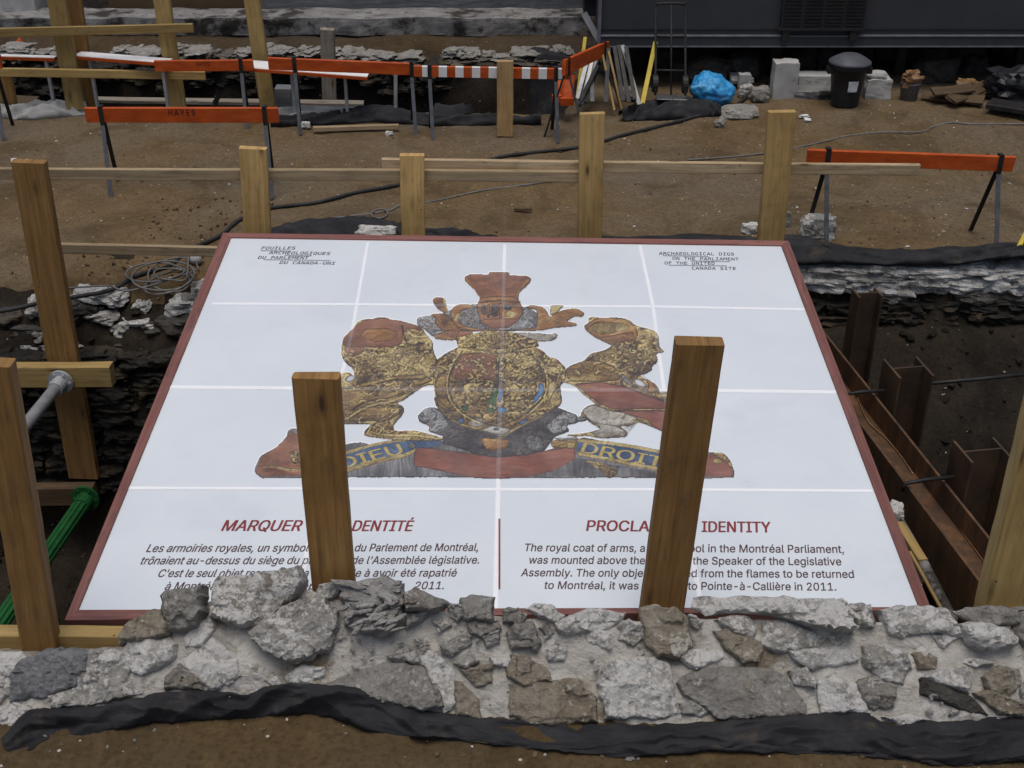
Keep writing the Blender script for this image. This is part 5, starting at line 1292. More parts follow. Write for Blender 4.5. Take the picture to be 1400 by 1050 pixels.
# ------------------------------------------------------------------ barricade sawhorses
def sawhorse(label, pl, pr, Yl, Yr, hpx, legs, feet, m='orange', t=.04, group='barricade sawhorses', text=None, stripes=False, legm=('galv', 'dark_steel'), zf=0.0):
    A, B = at_y(*pl, Yl), at_y(*pr, Yr); d = (B - A).normalized(); c = (A + B) / 2
    w = hpx * (c - CAM).dot(FW) / FPX / .95
    e = empty('barricade', Vector((c.x, c.y, zf)), label, 'sawhorse', group)
    mb = MB(); mats = [M[m]]
    if stripes:
        n = 19; mats = [M['orange'], M['white_paint']]
        for k in range(n):
            beam(mb, A.lerp(B, k / n), A.lerp(B, (k + 1) / n - .0005), (0,0,1), w, t, .001, k % 2)
    else: beam(mb, A, B, (0,0,1), w, t, .003, 0, 8, .004, pl[0])
    mb.build('plank', mats, e)
    nrm = d.cross(Vector((0,0,1))).normalized()
    if nrm.y > 0: nrm = -nrm
    for u in legs:
        p = A.lerp(B, u); top = p + Vector((0,0,w/2 + .012))
        for s, mt in ((1, legm[0]), (-1, legm[1])):
            fo = Vector((p.x, p.y, zf)) + nrm * (s * feet) + d * (.03 * (1 if s > 0 else -1))
            mb = MB(); o = nrm * (s * (t/2 + .006))
            a = top + o; mid = p + o - Vector((0,0,w/2 + .02))
            beam(mb, mid, fo, d, .034, .010, .001); mb.build('leg', M[mt], e)
            mb = MB(); beam(mb, a, mid + Vector((0,0,.0005)), d, .036, .008, .001); mb.build('strap', M['dark_steel'], e)
        mb = MB(); beam(mb, top + nrm * (t/2 + .010), top - nrm * (t/2 + .010), d, .036, .008, .001); mb.build('bracket', M['dark_steel'], e)
    if text:
        for (s, u0, u1, v, hh, bold) in text:
            vs, fs = glyphs(s, 0, bold, 1.3); x0 = min(v_.x for v_ in vs); x1 = max(v_.x for v_ in vs)
            P0 = A.lerp(B, u0) + nrm * (t/2 + .003); P1 = A.lerp(B, u1) + nrm * (t/2 + .003)
            mb = MB(); mb.add([P0.lerp(P1, (q_.x - x0) / (x1 - x0)) + Vector((0,0, w * v + q_.y / CAPH * w * hh)) for q_ in vs], fs); mb.build('stencil', M['plastic_black'], e)
    return e
sawhorse('orange barricade with black stencilled lettering standing on the soil behind the left rail', (117,157), (381,157), 10.12, 10.12, 19.5, (.085,.93), .21, text=[("HAYES", .435, .572, .02, .40, .01)])
sawhorse('orange barricade behind the right end of the guard rail', (1103,214), (1386,224), 8.98, 8.98, 20, (.10,.93), .22)
sawhorse('long plain orange barricade joined to the striped plank behind the dig', (367,86.5), (566,94.5), 11.75, 11.75, 15.5, (.18,.985), .2)
sawhorse('orange and white striped barricade behind the pale upright plank', (566,97), (782,101), 11.55, 11.5, 13.5, (.10,.90), .2, stripes=True)
sawhorse('short orange barricade with a worn stencil, between two far timber posts', (212,90), (346,89), 11.9, 11.9, 14, (.88,), .2, text=[("HAYES", .43, .56, .0, .40, .005)])
sawhorse('orange barricade seen end on, leading back towards the dark trailer', (771,92), (830,66), 11.35, 12.6, 19, (.06,.90), .2)
sawhorse('orange barricade cut off at the far left of the scene', (-160,84), (2,84), 11.6, 11.6, 18, (.10,.93), .22)
# flat planks with white upper faces on thin steel frames
def flatbench(label, a, b, Y0, Y1, wid, legs, z_low, rails=True):
    A, B = at_y(*a, Y0), at_y(*b, Y1); c = (A + B) / 2; e = empty('plank_trestle', Vector((c.x, c.y, -.3)), label, 'trestle')
    d = (B - A).normalized(); n = Vector((-d.y, d.x, 0)).normalized()
    if n.y < 0: n = -n
    mb = MB(); beam(mb, A + n * wid/2, B + n * wid/2, n, wid, .03, .002); mb.build('plank', M['orange'], e)
    mb = MB(); beam(mb, A + n * (wid/2 + .004) + Vector((0,0,.0185)), B + n * (wid/2 + .004) + Vector((0,0,.0185)), n, wid - .004, .006, .001); mb.build('white_face', M['white_paint'], e)
    for u in legs:
        p = A.lerp(B, u) + n * wid * .4; mb = MB(); beam(mb, p - Vector((0,0,.016)), Vector((p.x, p.y, z_low)), d, .03, .03, .002); mb.build('leg', M['pale_steel'], e)
    if rails:
        p = A.lerp(B, legs[0]) + n * wid * .4; r_ = A.lerp(B, legs[-1]) + n * wid * .4
        mb = MB(); beam(mb, Vector((p.x, p.y - .02, z_low + .05)), Vector((r_.x, r_.y - .02, z_low + .05)), (0,0,1), .03, .03, .002); mb.build('low_rail', M['pale_steel'], e)
flatbench('flat plank with a white upper face between the two left far posts', (100,79), (226,89), 12.25, 12.0, .16, (.14, .93), -.1)
flatbench('flat plank with a wide white upper face in front of the grey stump', (338,95.5), (502,108), 11.95, 11.9, .26, (.35, .8), -.1)
flatbench('flat orange plank low at the far left behind the thick far post', (-60,78), (74,82), 12.3, 12.2, .08, (.2, .9), -.2, False)
# steel frame and loose boards over the rear trench
mb = MB(); A, B = at_y(125,148,12.15), at_y(541,151,12.15); C, D = at_y(541,100,12.15), at_y(405,104,12.15)
beam(mb, at_y(400,147,12.15), B, (0,0,1), .035, .035); beam(mb, B, C, (1,0,0), .035, .035); beam(mb, D, at_y(404,147,12.15), (1,0,0), .035, .035)
o = mb.build('trestle_stand', M['pale_steel']); tag(o, 'thin pale steel frame standing over the rear trench under the orange plank', 'frame')
for a, b, Y, w, m, lb in (((113,136),(292,139),12.9,.06,'wood_grey','thin grey board lying across the rear trench on the left'), ((300,139),(497,142),12.9,.06,'wood_grey','thin grey board lying across the middle of the rear trench'), ((-40,136),(48,139),12.6,.13,'wood_wet','brown board lying at the left end of the rear trench')):
    o = timber('loose_board', at_y(*a, Y), at_y(*b, Y), (0,1,0), w * 2, .04, M[m]); tag(o, lb, 'board')
o = timber('loose_board', at_z(428,176,.03), at_z(545,173,.03), (0,0,1), .045, .05, M['wood_rail']); tag(o, 'short wooden lath lying on the soil by the tarpaulin', 'board')
# guard rail posts of the rear trench
rf = empty('guard_rail', (-3.2, 12.3, -1), 'tall timber guard rail with two long planks before the rear trench', 'railing')
def rpost(top, bot, Y, w, m='wood_yellow', parent=None, t=.07):
    return post('post', top, bot, Y, w, t, M[m], parent=parent)
rpost((66,-60), (103,150), 12.2, 25, 'wood_yellow', rf); rpost((90,-60), (121,150), 12.42, 22, 'wood_post', rf)
rpost((211,-60), (243,150), 12.2, 22, 'wood_yellow', rf); 
timber('rail', at_y(-40,45.5,12.13), at_y(264,38,12.13), (0,0,1), .085, .045, M['wood_yellow'], rf)
timber('rail', at_y(-40,98,12.13), at_y(281,103,12.13), (0,0,1), .082, .045, M['wood_yellow'], rf)
o = post('timber_post', (334,-60), (366,150), 12.35, 21, .07, M['wood_yellow'], 'tall timber post standing alone in the rear trench beside the white faced plank', 'post')
o = post('timber_post', (447,41), (451,170), 13.2, 19, .09, M['wood_grey'], 'weathered grey timber stump in the rear trench', 'post')
o = post('upright_plank', (690.5,84), (690.5,187), 11.46, 22.5, .045, M['wood_new'], 'pale new plank standing upright before the striped barricade', 'plank')
o = post('timber_post', (4,100), (9,128), 12.3, 20, .06, M['wood_post'], 'short timber stub at the far left edge under the rail', 'post', zlow=-.8)
o = post('concrete_stub', (386,122), (388,150), 12.6, 22, .15, M['conc_grey'], 'small grey concrete stub in the rear trench', 'block')

# ------------------------------------------------------------------ walls behind
def wallbox(name, x0p, x1p, ytop, ybot, Y, depth, m, label, cat, rough=.02, nx=60):
    a, b = at_y(x0p, ybot, Y), at_y(x1p, ytop, Y); mb = MB(); nz = 8; vs = []; fs = []
    for i in range(nx + 1):
        x = lerp(a.x, b.x, i / nx)
        for (yy, zz) in [(Y, lerp(a.z, b.z, k / nz)) for k in range(nz + 1)] + [(Y + depth * k / 4, b.z) for k in range(1, 5)]:
            p = Vector((x, yy, zz)); p += Vector((0, rough * N3(p, 3, 4), rough * .6 * N3(p, 2.2, 4))); vs.append(p)
    w = nz + 5
    for i in range(nx):
        for k in range(w - 1): fs.append([i*w+k, (i+1)*w+k, (i+1)*w+k+1, i*w+k+1])
    mb.add(vs, fs); o = mb.build(name, m, smooth=False); tag(o, label, cat); return o
wallbox('concrete_footing', -300, 808, 25, 48, 14.85, .5, M['conc'], 'old stained concrete footing running along the back of the dig', 'footing', .03, 140)
wallbox('concrete_wall', 360, 800, -90, 18, 15.45, .4, M['conc_grey'], 'grey concrete wall above the footing left of the trailer', 'wall', .015)
wallbox('timber_hoarding', 150, 345, -90, 14, 15.4, .15, M['wood_wet'], 'dark brown timber hoarding behind the far posts', 'hoarding', .01, 30)
wallbox('retaining_wall', -400, 155, -90, 22, 15.75, .3, M['st_dark'], 'dark stained wall at the far left back', 'wall', .03)
mb = MB(); p0 = at_y(-30,20,15.2); p1 = at_y(35,-60,15.2); box(mb, (p0.x, 15.2, p0.z), (p1.x, 15.7, p1.z)); o = mb.build('concrete_block', M['block_pale']); tag(o, 'pale concrete block on the footing in the far left corner', 'block')
# rubble sitting on the footing edge
mb = MB(); c = at_y(35,56,14.5)
tube(mb, [at_y(27,58,14.4), at_y(27,51,14.4)], [.05,.006], 10); o = mb.build('marker_flag', M['orange']); tag(o, 'tiny orange marker cone on the earth at far left', 'marker')

# ------------------------------------------------------------------ dark site trailer
YT = 13.0
def T(px, py, Y=YT): return at_y(px, py, Y)
tl = T(821, 62); zb = tl.z; x0 = tl.x; x1 = x0 + 7.2
tr = empty('site_trailer', (x0 + 3.6, YT, 0), 'large dark grey site trailer raised above the ground at the back right', 'trailer')
mb = MB(); z50 = T(821,50).z; z40 = T(821,41).z
box(mb, (x0, YT + .03, zb + .004), (x1, YT + 2.6, zb + 2.6)); mb.build('body', M['trailer'], tr)
mb = MB(); box(mb, (x0 - .01, YT - .012, zb), (x1, YT + .026, z50)); mb.build('skirt', M['trailer'], tr)
mb = MB(); box(mb, (x0 - .01, YT - .022, z50 + .002), (x1, YT + .027, z50 + .014)); mb.build('trim', M['trim'], tr)
mb = MB(); box(mb, (x0 - .01, YT - .026, zb - .014), (x1, YT + .02, zb - .002)); mb.build('trim', M['trim'], tr)
mb = MB(); box(mb, (x0, YT + .016, z40), (x1, YT + .028, z40 + .006)); mb.build('seam', M['trailer_dark'], tr)
va, vb = T(1066,38), T(1190,-40)
mb = MB(); box(mb, (va.x, YT - .05, va.z), (vb.x, YT + .028, vb.z)); vent = mb.build('vent', M['trailer_dark'], tr)
for k in range(4):
    xa = va.x + (vb.x - va.x) * (k + .08) / 4; xb_ = va.x + (vb.x - va.x) * (k + .92) / 4
    mb = MB()
    for j in range(16):
        z = va.z + .035 + j * .036; box(mb, (xa, YT - .062, z), (xb_, YT - .052, z + .012))
    mb.build('louvre', M['dark_steel'], vent)
mb = MB(); box(mb, (va.x - .03, YT - .07, va.z - .014), (vb.x + .03, YT - .051, va.z + .012)); mb.build('ledge', M['trailer_dark'], vent)
for px in (1072, 1164):
    p = T(px, 49); mb = MB(); box(mb, (p.x - .03, YT - .06, p.z - .04), (p.x + .04, YT - .024, p.z + .085)); mb.build('bracket', M['dark_steel'], tr)
mb = MB(); box(mb, (x0 - .035, YT - .02, zb - .06), (x0 - .002, YT + .06, zb + 2.6)); mb.build('corner_post', M['trim'], tr)
for px in (845, 1062, 1235, 1400):
    p = T(px, 62, YT + .5); mb = MB(); box(mb, (p.x - .05, YT + .5, -.05), (p.x + .05, YT + .6, zb + .002)); mb.build('jack', M['dark_steel'], tr)
mb = MB(); box(mb, (x0 + .1, YT + 1.4, zb - .16), (x1 - .1, YT + 1.5, zb + .003)); mb.build('chassis_rail', M['dark_steel'], tr)
mb = MB(); box(mb, (T(783,6).x, YT + .2, T(783,6).z), (x0 - .04, YT + .8, T(783,-60).z)); box(mb, (T(800,30).x, YT + .25, T(800,30).z), (x0 - .04, YT + .6, T(800,6).z - .003)); hb = mb.build('hitch_box', M['trailer_dark'], tr)
mb = MB(); beam(mb, T(798,18,YT+.2), T(819,56,YT+.05), (1,0,0), .07, .03); mb.build('hitch_brace', M['trim'], tr)
# earth and rubble in the dark below the trailer
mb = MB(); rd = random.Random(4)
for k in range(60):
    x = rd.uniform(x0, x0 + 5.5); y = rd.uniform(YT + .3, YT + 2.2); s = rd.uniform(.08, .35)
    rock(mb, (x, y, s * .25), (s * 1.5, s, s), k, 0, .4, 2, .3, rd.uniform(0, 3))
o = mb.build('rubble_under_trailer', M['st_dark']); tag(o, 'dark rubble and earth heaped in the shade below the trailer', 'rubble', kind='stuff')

# ------------------------------------------------------------------ things standing before the trailer
def place(x0p, x1p, ytop, ybase, z0=0.0):
    c = at_z((x0p + x1p) / 2, ybase, z0); s_ = (c - CAM).dot(FW) / FPX; return c, (x1p - x0p) * s_, at_y((x0p+x1p)/2, ytop, c.y).z - z0
def stone_at(name, x0p, x1p, yt, yb, m, label, cat, boxy=.9, rough=.06, dep=.8, z0=0.0, rot=0.0, seed=1, sub=3):
    c, w, h_ = place(x0p, x1p, yt, yb, z0); mb = MB(); rock(mb, (c.x, c.y + w * dep / 2, z0 + h_/2), (w * 1.04, w * dep, h_ * 1.06), seed, 0, boxy, sub, rough, rot)
    o = mb.build(name, M[m]); tag(o, label, cat); return o
stone_at('stone_block', 1056, 1088, 88, 136, 'block_pale', 'tall pale cut stone block standing upright before the trailer', 'stone block', .97, .04, .8, seed=3)
stone_at('stone_block', 1091, 1146, 105, 128, 'block_pale', 'long pale cut stone block between the tall block and the bin', 'stone block', .96, .04, .5, seed=5)
stone_at('stone_block', 1088, 1150, 126, 137, 'conc', 'low grey stone slab under the long pale block', 'stone block', .96, .05, .6, seed=15)
stone_at('stone_block', 1010, 1026, 103, 122, 'block_pale', 'small pale cut stone to the right of the blue bag', 'stone block', .85, .06, .9, seed=6, z0=.03)
stone_at('stone_block', 1182, 1217, 110, 138, 'block_pale', 'squat brown stained stone block right of the bin', 'stone block', .85, .08, .8, seed=7)
stone_at('flat_stone', 1187, 1213, 100, 110, 'block_pale', 'flat pale stone lying on the squat block', 'stone', .3, .08, .7, z0=.21, seed=8)
stone_at('stone', 847, 872, 123, 140, 'st_grey', 'rounded grey stone at the foot of the leaning stakes', 'stone', .3, .15, .8, seed=9)
stone_at('stone', 1028, 1052, 122, 141, 'st_grey', 'grey boulder leaning beside the tall stone block', 'stone', .4, .18, .8, seed=10)
stone_at('stone', 1010, 1030, 119, 135, 'st_mix', 'rough stone below the small cut stone', 'stone', .4, .18, .8, seed=11)
stone_at('stone_slab', 1000, 1030, 107, 115, 'block_pale', 'pale flat slab behind the blue bag', 'stone', .8, .08, 1.0, z0=.05, seed=12)
stone_at('stone_slab', 985, 1040, 152, 170, 'st_grey', 'flat grey stone half buried in the soil before the blue bag', 'stone', .3, .2, .7, z0=-.05, seed=13)
stone_at('stone', 978, 993, 166, 175, 'st_grey', 'small grey stone on the soil in front of the buried slab', 'stone', .4, .2, .8, seed=14)
stone_at('stone', 1096, 1139, 300, 329, 'st_mix', 'grey angular stone under the leg of the right barricade', 'stone', .6, .2, .6, seed=16)
stone_at('stone', 1067, 1081, 291, 313, 'st_grey', 'grey stone behind the rightmost fence plank', 'stone', .5, .2, .7, seed=17)
stone_at('stone', 1015, 1036, 308, 322, 'st_lime', 'pale stone just behind the top edge of the board', 'stone', .4, .25, .7, seed=18)
stone_at('stone', 488, 540, 314, 330, 'st_lime', 'whitish stone caught in the crumpled tarpaulin', 'stone', .4, .2, .4, seed=19, z0=.06)
stone_at('stone', 412, 424, 168, 176, 'st_lime', 'small white stone beside the near edge of the rear trench', 'stone', .4, .2, .7, seed=20)
stone_at('stone', 527, 537, 181, 187, 'st_mix', 'tiny grey stone lying on the soil by the wooden lath', 'stone', .4, .2, .7, seed=22)
# black refuse bin
c, w, hgt = place(1140, 1177, 92, 149)
e = empty('rubbish_bin', (c.x, c.y + w/2, 0), 'black round plastic rubbish bin with a grey domed lid and a label', 'bin')
bc = Vector((c.x, c.y + w/2, 0)); r0 = w / 2; r1 = r0 * 1.36
mb = MB(); lathe(mb, bc, [(r0*.98,.0),(r0,.02),(lerp(r0,r1,.45),hgt*.45),(r1*.97,hgt*.9),(r1*1.05,hgt*.91),(r1*1.06,hgt)], 32); mb.build('body', M['plastic_black'], e, smooth=True)
mb = MB(); lathe(mb, bc + Vector((0,0,hgt + .004)), [(r1*1.12,0),(r1*1.14,.02),(r1*1.02,.035),(r1*.9,.05),(r1*.55,.085),(r1*.2,.1),(.02,.102)], 32); mb.build('lid', M['lid_grey'], e, smooth=True)
for s in (-1, 1):
    mb = MB(); hx = bc + Vector((s * (r1*1.03), 0, hgt * .86)); box(mb, (hx.x - .03, hx.y - .06, hx.z - .03), (hx.x + .03, hx.y + .06, hx.z + .03)); mb.build('handle', M['plastic_black'], e)
mb = MB(); n = 8; vs = []; zt, zl = hgt * .68, hgt * .42
for k in range(n + 1):
    a = R(-100 + 34 * k / n)
    for z in (zl, zt):
        rr = lerp(r0, r1*.97, z / (hgt*.9)) + .006; vs.append(bc + Vector((rr*math.cos(a), rr*math.sin(a), z)))
mb.add(vs, [[2*k, 2*k+2, 2*k+3, 2*k+1] for k in range(n)]); mb.build('sticker', noisy('sticker', [(.35,(.30,.32,.36)),(.5,(.60,.62,.66)),(.7,(.66,.68,.72))], 14, .4, 60, .03, .001), e, smooth=True)
# rusty bucket, planks and debris right of the bin
c, w, hgt = place(1232, 1258, 117, 141)
e = empty('bucket', (c.x, c.y + .1, 0), 'grey bucket with rusty scrap sticking out of it, right of the bin', 'bucket')
mb = MB(); lathe(mb, (c.x, c.y + w/2, 0), [(w*.42,0),(w*.5,hgt*.98),(w*.53,hgt)], 20); mb.build('body', M['conc_grey'], e, smooth=True)
mb = MB(); rock(mb, (c.x, c.y + w/2, hgt + .04), (w*1.15, w*.8, .16), 4, 0, .3, 3, .4, .3); mb.build('scrap', M['rust_brown'], e)
for k, (xa, ya, xb, yb_, lb) in enumerate(((1262,130,1345,137,'brown timber scrap lying under the trailer right of the bucket'), (1300,137,1350,116,'splintered brown board leaning in the debris'), (1275,126,1330,120,'flat dark board in the debris below the trailer'))):
    o = timber('scrap_timber', at_z(xa, ya, .05 + .04*k), at_z(xb, yb_, .08 + .04*k), (0,1,.3), .14, .03, M['wood_wet']); tag(o, lb, 'timber')
stone_at('scrap_heap', 1312, 1338, 112, 132, 'rust_brown', 'heap of brown scrap right of the bucket', 'scrap', .3, .35, .8, seed=23)
stone_at('scrap_heap', 1360, 1470, 105, 150, 'plastic_black', 'dark covered pile at the far right below the trailer', 'pile', .5, .3, .6, seed=24)
mb = MB(); beam(mb, at_z(1352,141,.08), at_z(1420,152,.08), (0,1,0), .25, .05); o = mb.build('metal_step', M['dark_steel']); tag(o, 'grey metal step at the far right edge before the trailer', 'step')
# blue bag
c, w, hgt = place(948, 1001, 103, 150)
def bag():
    bm = bmesh.new(); bmesh.ops.create_icosphere(bm, subdivisions=5, radius=1); bm.verts.index_update(); vs = []
    for v in bm.verts:
        p = v.co; k = 1 + .16 * noise.fractal(p * 1.4 + Vector((3, 1, 2)), 1, 2, 4) + .07 * abs(noise.noise(p * 4.5)) + .05 * (1 - abs(2 * noise.noise(p * 3.2 + Vector((7, 0, 0)))))
        zt = p.z; sx = 1.0 - .35 * max(0, zt); lean = -.18 * max(0, zt)
        vs.append(Vector((c.x + (p.x * k * sx + lean) * w * .54, c.y + .16 + p.y * k * .2, hgt * (.5 + .5 * p.z * k) - .01)))
    mb = MB(); mb.add(vs, [[v.index for v in f.verts] for f in bm.faces]); bm.free()
    tag(mb.build('rubbish_bag', M['bag'], smooth=True), 'bright blue plastic rubbish bag slumped on the ground', 'bag')
bag()
# hand truck
def handtruck():
    Y = 12.35; a, b = at_y(896,130,Y), at_y(937,131,Y); t0, t1 = at_y(897,8,Y + .38), at_y(937,8,Y + .38)
    e = empty('hand_truck', (a + b) / 2, 'black tubular hand truck leaning against the trailer', 'hand truck'); r = .013
    mb = MB(); tube(mb, smooth_path([a, a.lerp(t0,.5), t0 - Vector((0,0,.03)), t0 + (t1-t0)*.12 + Vector((0,0,.02)), t0 + (t1-t0)*.88 + Vector((0,0,.02)), t1 - Vector((0,0,.03)), b.lerp(t1,.5), b], 4), r, 8); mb.build('frame', M['cable'], e, smooth=True)
    for u in (.28, .66):
        mb = MB(); tube(mb, [a.lerp(t0,u), b.lerp(t1,u)], r*.9, 8); mb.build('crossbar', M['cable'], e, smooth=True)
    mb = MB(); tube(mb, [a.lerp(b,.52), t0.lerp(t1,.52) + Vector((0,0,.02))], r*.7, 8); mb.build('centre_bar', M['cable'], e, smooth=True)
    mb = MB(); beam(mb, a + Vector((0,-.07,0)), b + Vector((0,-.07,0)), (0,1,0), .16, .012); mb.build('toe_plate', M['galv'], e)
    for p in (a, b):
        mb = MB(); q_ = p + Vector((.0,.1,.09)); tube(mb, [q_ - Vector((.025,0,0)), q_ + Vector((.025,0,0))], .09, 18); mb.build('wheel', M['cable'], e)
handtruck()
# leaning stakes, folded barricade legs
def stick(name, a, b, Ya, Yb, w, t, m, label, cat):
    mb = MB(); beam(mb, at_y(*a, Ya), at_y(*b, Yb), (1,0,0), w, t, .002); tag(mb.build(name, M[m]), label, cat)
stick('stake', (896,58), (878,143), 12.75, 12.2, .045, .03, 'yellow', 'bright yellow stake leaning beside the black hand truck', 'stake')
stick('stake', (800,51), (790,128), 12.7, 12.4, .035, .03, 'yellow', 'yellow stake leaning behind the folded steel legs', 'stake')
stick('stake', (824,75), (840,151), 12.4, 12.1, .022, .02, 'wood_yellow', 'thin pale stake leaning left of the hand truck, farther left of the two', 'stake')
stick('stake', (832,70), (850,149), 12.45, 12.1, .022, .02, 'wood_yellow', 'thin pale stake leaning left of the hand truck, nearer to it', 'stake')
rs = random.Random(8)
for k, (xa, ya, xb, yb_, m) in enumerate(((818,72,791,146,'galv'), (812,70,796,142,'pale_steel'), (822,78,800,140,'dark_steel'), (808,80,810,139,'galv'), (826,72,793,138,'dark_steel'), (805,75,789,135,'pale_steel'), (851,62,874,143,'galv'), (846,62,860,140,'dark_steel'), (840,64,852,138,'dark_steel'), (832,66,828,140,'dark_steel'), (856,64,868,136,'dark_steel'))):
    mb = MB(); beam(mb, at_y(xa, ya, 12.7 - .02*k), at_y(xb, yb_, 12.15 - .015*k), (1,0,0), .04, .012, .001)
    tag(mb.build('steel_bar', M[m]), ['steel barricade leg stacked in the leaning bundle at the left of the trailer', 'grey or black steel bar propped left of the hand truck'][1 if k > 5 else 0], 'steel bar', ['bundle of spare barricade legs', 'steel bars propped by the trailer'][1 if k > 5 else 0])
def cone_plank(x0p, x1p, yt, yb, Y, lb):
    mb = MB(); a, b = at_y((x0p+x1p)/2 - 1, yb, Y - .05), at_y((x0p+x1p)/2 + 2, yt, Y + .1); s_ = (a - CAM).dot(FW) / FPX
    beam(mb, a, b, (1,0,0), (x1p-x0p)*s_, .07, .02); beam(mb, a + Vector((0,-.05,.005)), a + Vector((0,-.05,.075)), (1,0,0), (x1p-x0p)*s_*1.12, .05, .01)
    tag(mb.build('orange_marker', M['orange']), lb, 'traffic marker')
cone_plank(756, 768, 112, 138, 12.15, 'orange plastic traffic marker partly behind another')
cone_plank(768, 784, 103, 142, 12.05, 'taller orange plastic traffic marker leaning at the slope edge')
stone_at('white_sheet', 778, 790, 96, 120, 'dusty', 'x', 'x') if False else None
# yellow stick at the right pit edge
mb = MB(); beam(mb, at_y(1388,347,8.55), at_y(1412,300,8.8), (1,0,0), .035, .03); tag(mb.build('survey_stick', M['yellow']), 'yellow stick leaning over the tarpaulin at the far right of the pit', 'stick')

# ------------------------------------------------------------------ cables on the ground
def cable(name, px, r, m, label, cat='cable', z=.015):
    pts = []
    for p in px:
        q_ = at_z(p[0], p[1], z); q_.z = max(ground_z(q_.x, q_.y), -.05) + r * .9; pts.append(q_)
    mb = MB(); tube(mb, smooth_path(pts, 8), r, 8); tag(mb.build(name, m, smooth=True), label, cat)
cable('hose', [(-40,423),(20,413),(60,404),(110,396),(150,388),(190,376),(230,358),(262,340),(300,322),(330,303),(372,284),(430,276),(480,266),(545,251),(620,232),(680,216),(740,206),(800,200),(850,186),(900,172),(960,158),(1000,146),(1030,126),(1050,112)], .017, M['cable'], 'long black hose snaking across the brown soil', 'hose')
cable('cable', [(372,318),(420,302),(470,296),(530,286),(548,279),(600,270),(660,258),(720,252),(790,241)], .008, M['cable_grey'], 'thin grey cable crossing the soil below the guard rail')
cable('cable', [(940,217),(1000,213),(1050,207),(1100,199),(1135,189),(1160,181),(1200,180),(1258,180),(1275,172),(1300,168),(1340,170),(1460,166)], .008, M['cable_grey'], 'thin cable running to the right behind the guard rail')
cable('cable', [(-40,408),(0,412),(30,408),(60,404),(92,396),(105,404),(98,408),(85,406)], .009, M['cable'], 'short black cable by the left pit edge')
pts = []
for k in range(64):
    a = k * 2 * math.pi / 13.0; rx = .185 + .05 * math.sin(k * .41); c0 = at_z(229 + 12 * math.sin(k * .23), 377 - 6 * math.sin(k * .31 + 1), .02)
    pts.append(c0 + Vector((rx * math.cos(a), rx * 1.05 * math.sin(a), .006 + .0004 * k + ground_z(c0.x, c0.y) * .3)))
lead = [at_z(*p, .02) for p in ((92,394),(120,392),(150,391),(180,397))]
mb = MB(); tube(mb, smooth_path(lead + pts + [at_z(258,352,.03), at_z(266,352,.05)], 5), .0068, 6); o = mb.build('coiled_cable', M['cable_grey'], smooth=True); tag(o, 'grey cable coiled in loose loops by the left edge of the pit', 'cable')
mb = MB(); c = at_z(268,356,.03); lathe(mb, c - Vector((0,0,.03)), [(.012,0),(.032,.01),(.046,.035),(.04,.06),(.022,.075),(.006,.08)], 16); o = mb.build('float_bulb', M['block_pale'], smooth=True); tag(o, 'round yellowish plug ending the coiled cable', 'plug')
cc = at_z(519,292,.02); mb = MB(); tube(mb, [cc + Vector((.065*math.cos(2*math.pi*k/20), .10*math.sin(2*math.pi*k/20), 0)) for k in range(20)] + [cc + Vector((.065,0,0))], .007, 6); o = mb.build('cable_loop', M['cable_grey'], smooth=True); tag(o, 'small loop of grey cable on the soil left of the second fence plank', 'cable')

o = timber('wood_splinter', at_z(703,285.5,.02), at_z(727,286.5,.02), (0,1,0), .03, .02, M['wood_wet']); tag(o, 'dark wood splinter lying alone on the soil behind the board', 'splinter')
mb = MB(); rock(mb, at_z(1099,159,.015), (.10,.05,.03), 31, 0, .3, 2, .4); rock(mb, at_z(1104,164,.012), (.07,.05,.03), 32, 0, .3, 2, .4); o = mb.build('paper_scrap', M['white_paint']); tag(o, 'crumpled white paper scrap on the soil before the tall stone block', 'scrap')
# snow-white scraps left on the end post
for k, (px, py) in enumerate(((19,219),(35,220))):
    mb = MB(); rock(mb, at_y(px, py, YR - .04) + Vector((0,0,.0)), (.035 + .02*k,.03,.022), 3 + k, 0, .3, 2, .4); o = mb.build('plaster_scrap', M['white_paint']); tag(o, ['smaller white plaster scrap on top of the leftmost fence plank', 'larger white plaster scrap on top of the leftmost fence plank'][k], 'scrap')

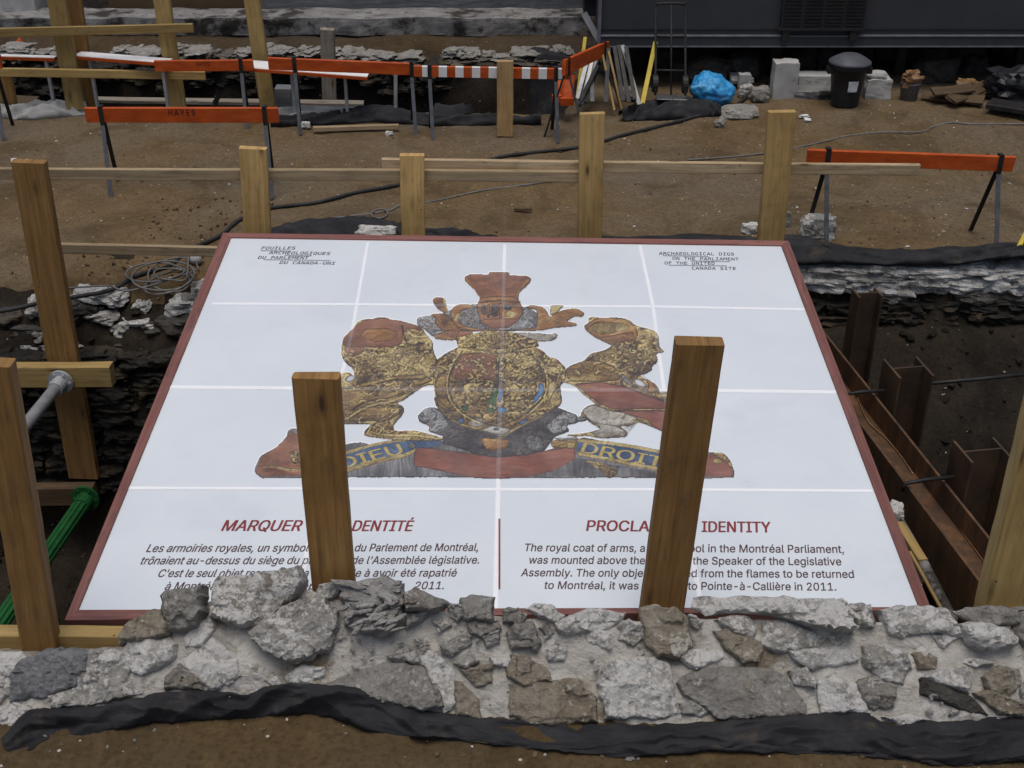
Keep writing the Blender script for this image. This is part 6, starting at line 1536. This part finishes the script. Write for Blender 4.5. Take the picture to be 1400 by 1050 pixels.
# ------------------------------------------------------------------ gravel and clods
def scatter(name, n, boxes, smin, smax, m, seed, label, cat, flat=.6):
    rg = random.Random(seed); mb = MB()
    base = [Vector(p).normalized() for p in ((1,0,.1),(.3,.95,0),(-.8,.6,.1),(-.85,-.5,0),(.2,-1,.1),(0,.1,1),(.5,.4,.7),(-.5,-.2,.75))]
    bmx = bmesh.new()
    for p in base + [Vector((0,0,-.6)), Vector((.5,-.5,.6))]: bmx.verts.new(p)
    bmesh.ops.convex_hull(bmx, input=bmx.verts[:]); bmx.verts.index_update(); F_ = [[v.index for v in f.verts] for f in bmx.faces]; V_ = [v.co.copy() for v in bmx.verts]; bmx.free()
    for k in range(n):
        x0, y0, x1, y1, wt = rg.choices(boxes, [b[4] for b in boxes])[0]
        x, y = rg.uniform(x0, x1), rg.uniform(y0, y1); z = ground_z(x, y)
        s = smin + (smax - smin) * rg.random() ** 3; a = rg.uniform(0, 6.28); ca, sa = math.cos(a), math.sin(a); ax, ay, az = rg.uniform(.7,1.5), rg.uniform(.6,1.1), rg.uniform(.4,.9) * flat * 1.5
        vs = []
        for v in V_:
            q_ = Vector((v.x*ax, v.y*ay, v.z*az)) * (s * .5) * rg.uniform(.8, 1.15); vs.append(Vector((x + q_.x*ca - q_.y*sa, y + q_.x*sa + q_.y*ca, z + q_.z + s*.12)))
        mb.add(vs, F_)
    o = mb.build(name, m); tag(o, label, cat, kind='stuff')
AREA = [(-5, 8.6, 5, 12.1, 30), (1.0, 10, 5, 13, 12), (2.2, 8.7, 5, 10, 14), (-2.6, 3.1, 2.6, 3.75, 14), (1.6, 4.6, 5, 8.2, 14), (-4.5, 7.6, -1.6, 8.6, 10)]
scatter('pebbles', 520, AREA, .006, .030, M['st_lime'], 1, 'pale pebbles scattered over the soil', 'pebbles')
scatter('pebbles', 420, AREA, .006, .034, M['st_grey'], 2, 'grey pebbles scattered over the soil', 'pebbles')
scatter('soil_clods', 1300, AREA, .006, .034, M['soil'], 3, 'crumbs and clods of brown soil', 'soil', .8)
scatter('churned_soil', 300, [(-3.0, 9.0, -2.0, 9.9, 10), (-3.3, 8.5, -2.3, 8.9, 5)], .008, .040, M['earth'], 6, 'churned dark clods of soil left of the guard rail', 'soil', .8)
scatter('dark_clods', 1500, [(1.6, 4.4, 5, 8.3, 30), (-4.5, 6.5, -1.5, 8.1, 12)], .015, .11, M['subsoil'], 4, 'clods of dark clay in the pit', 'soil', .8)
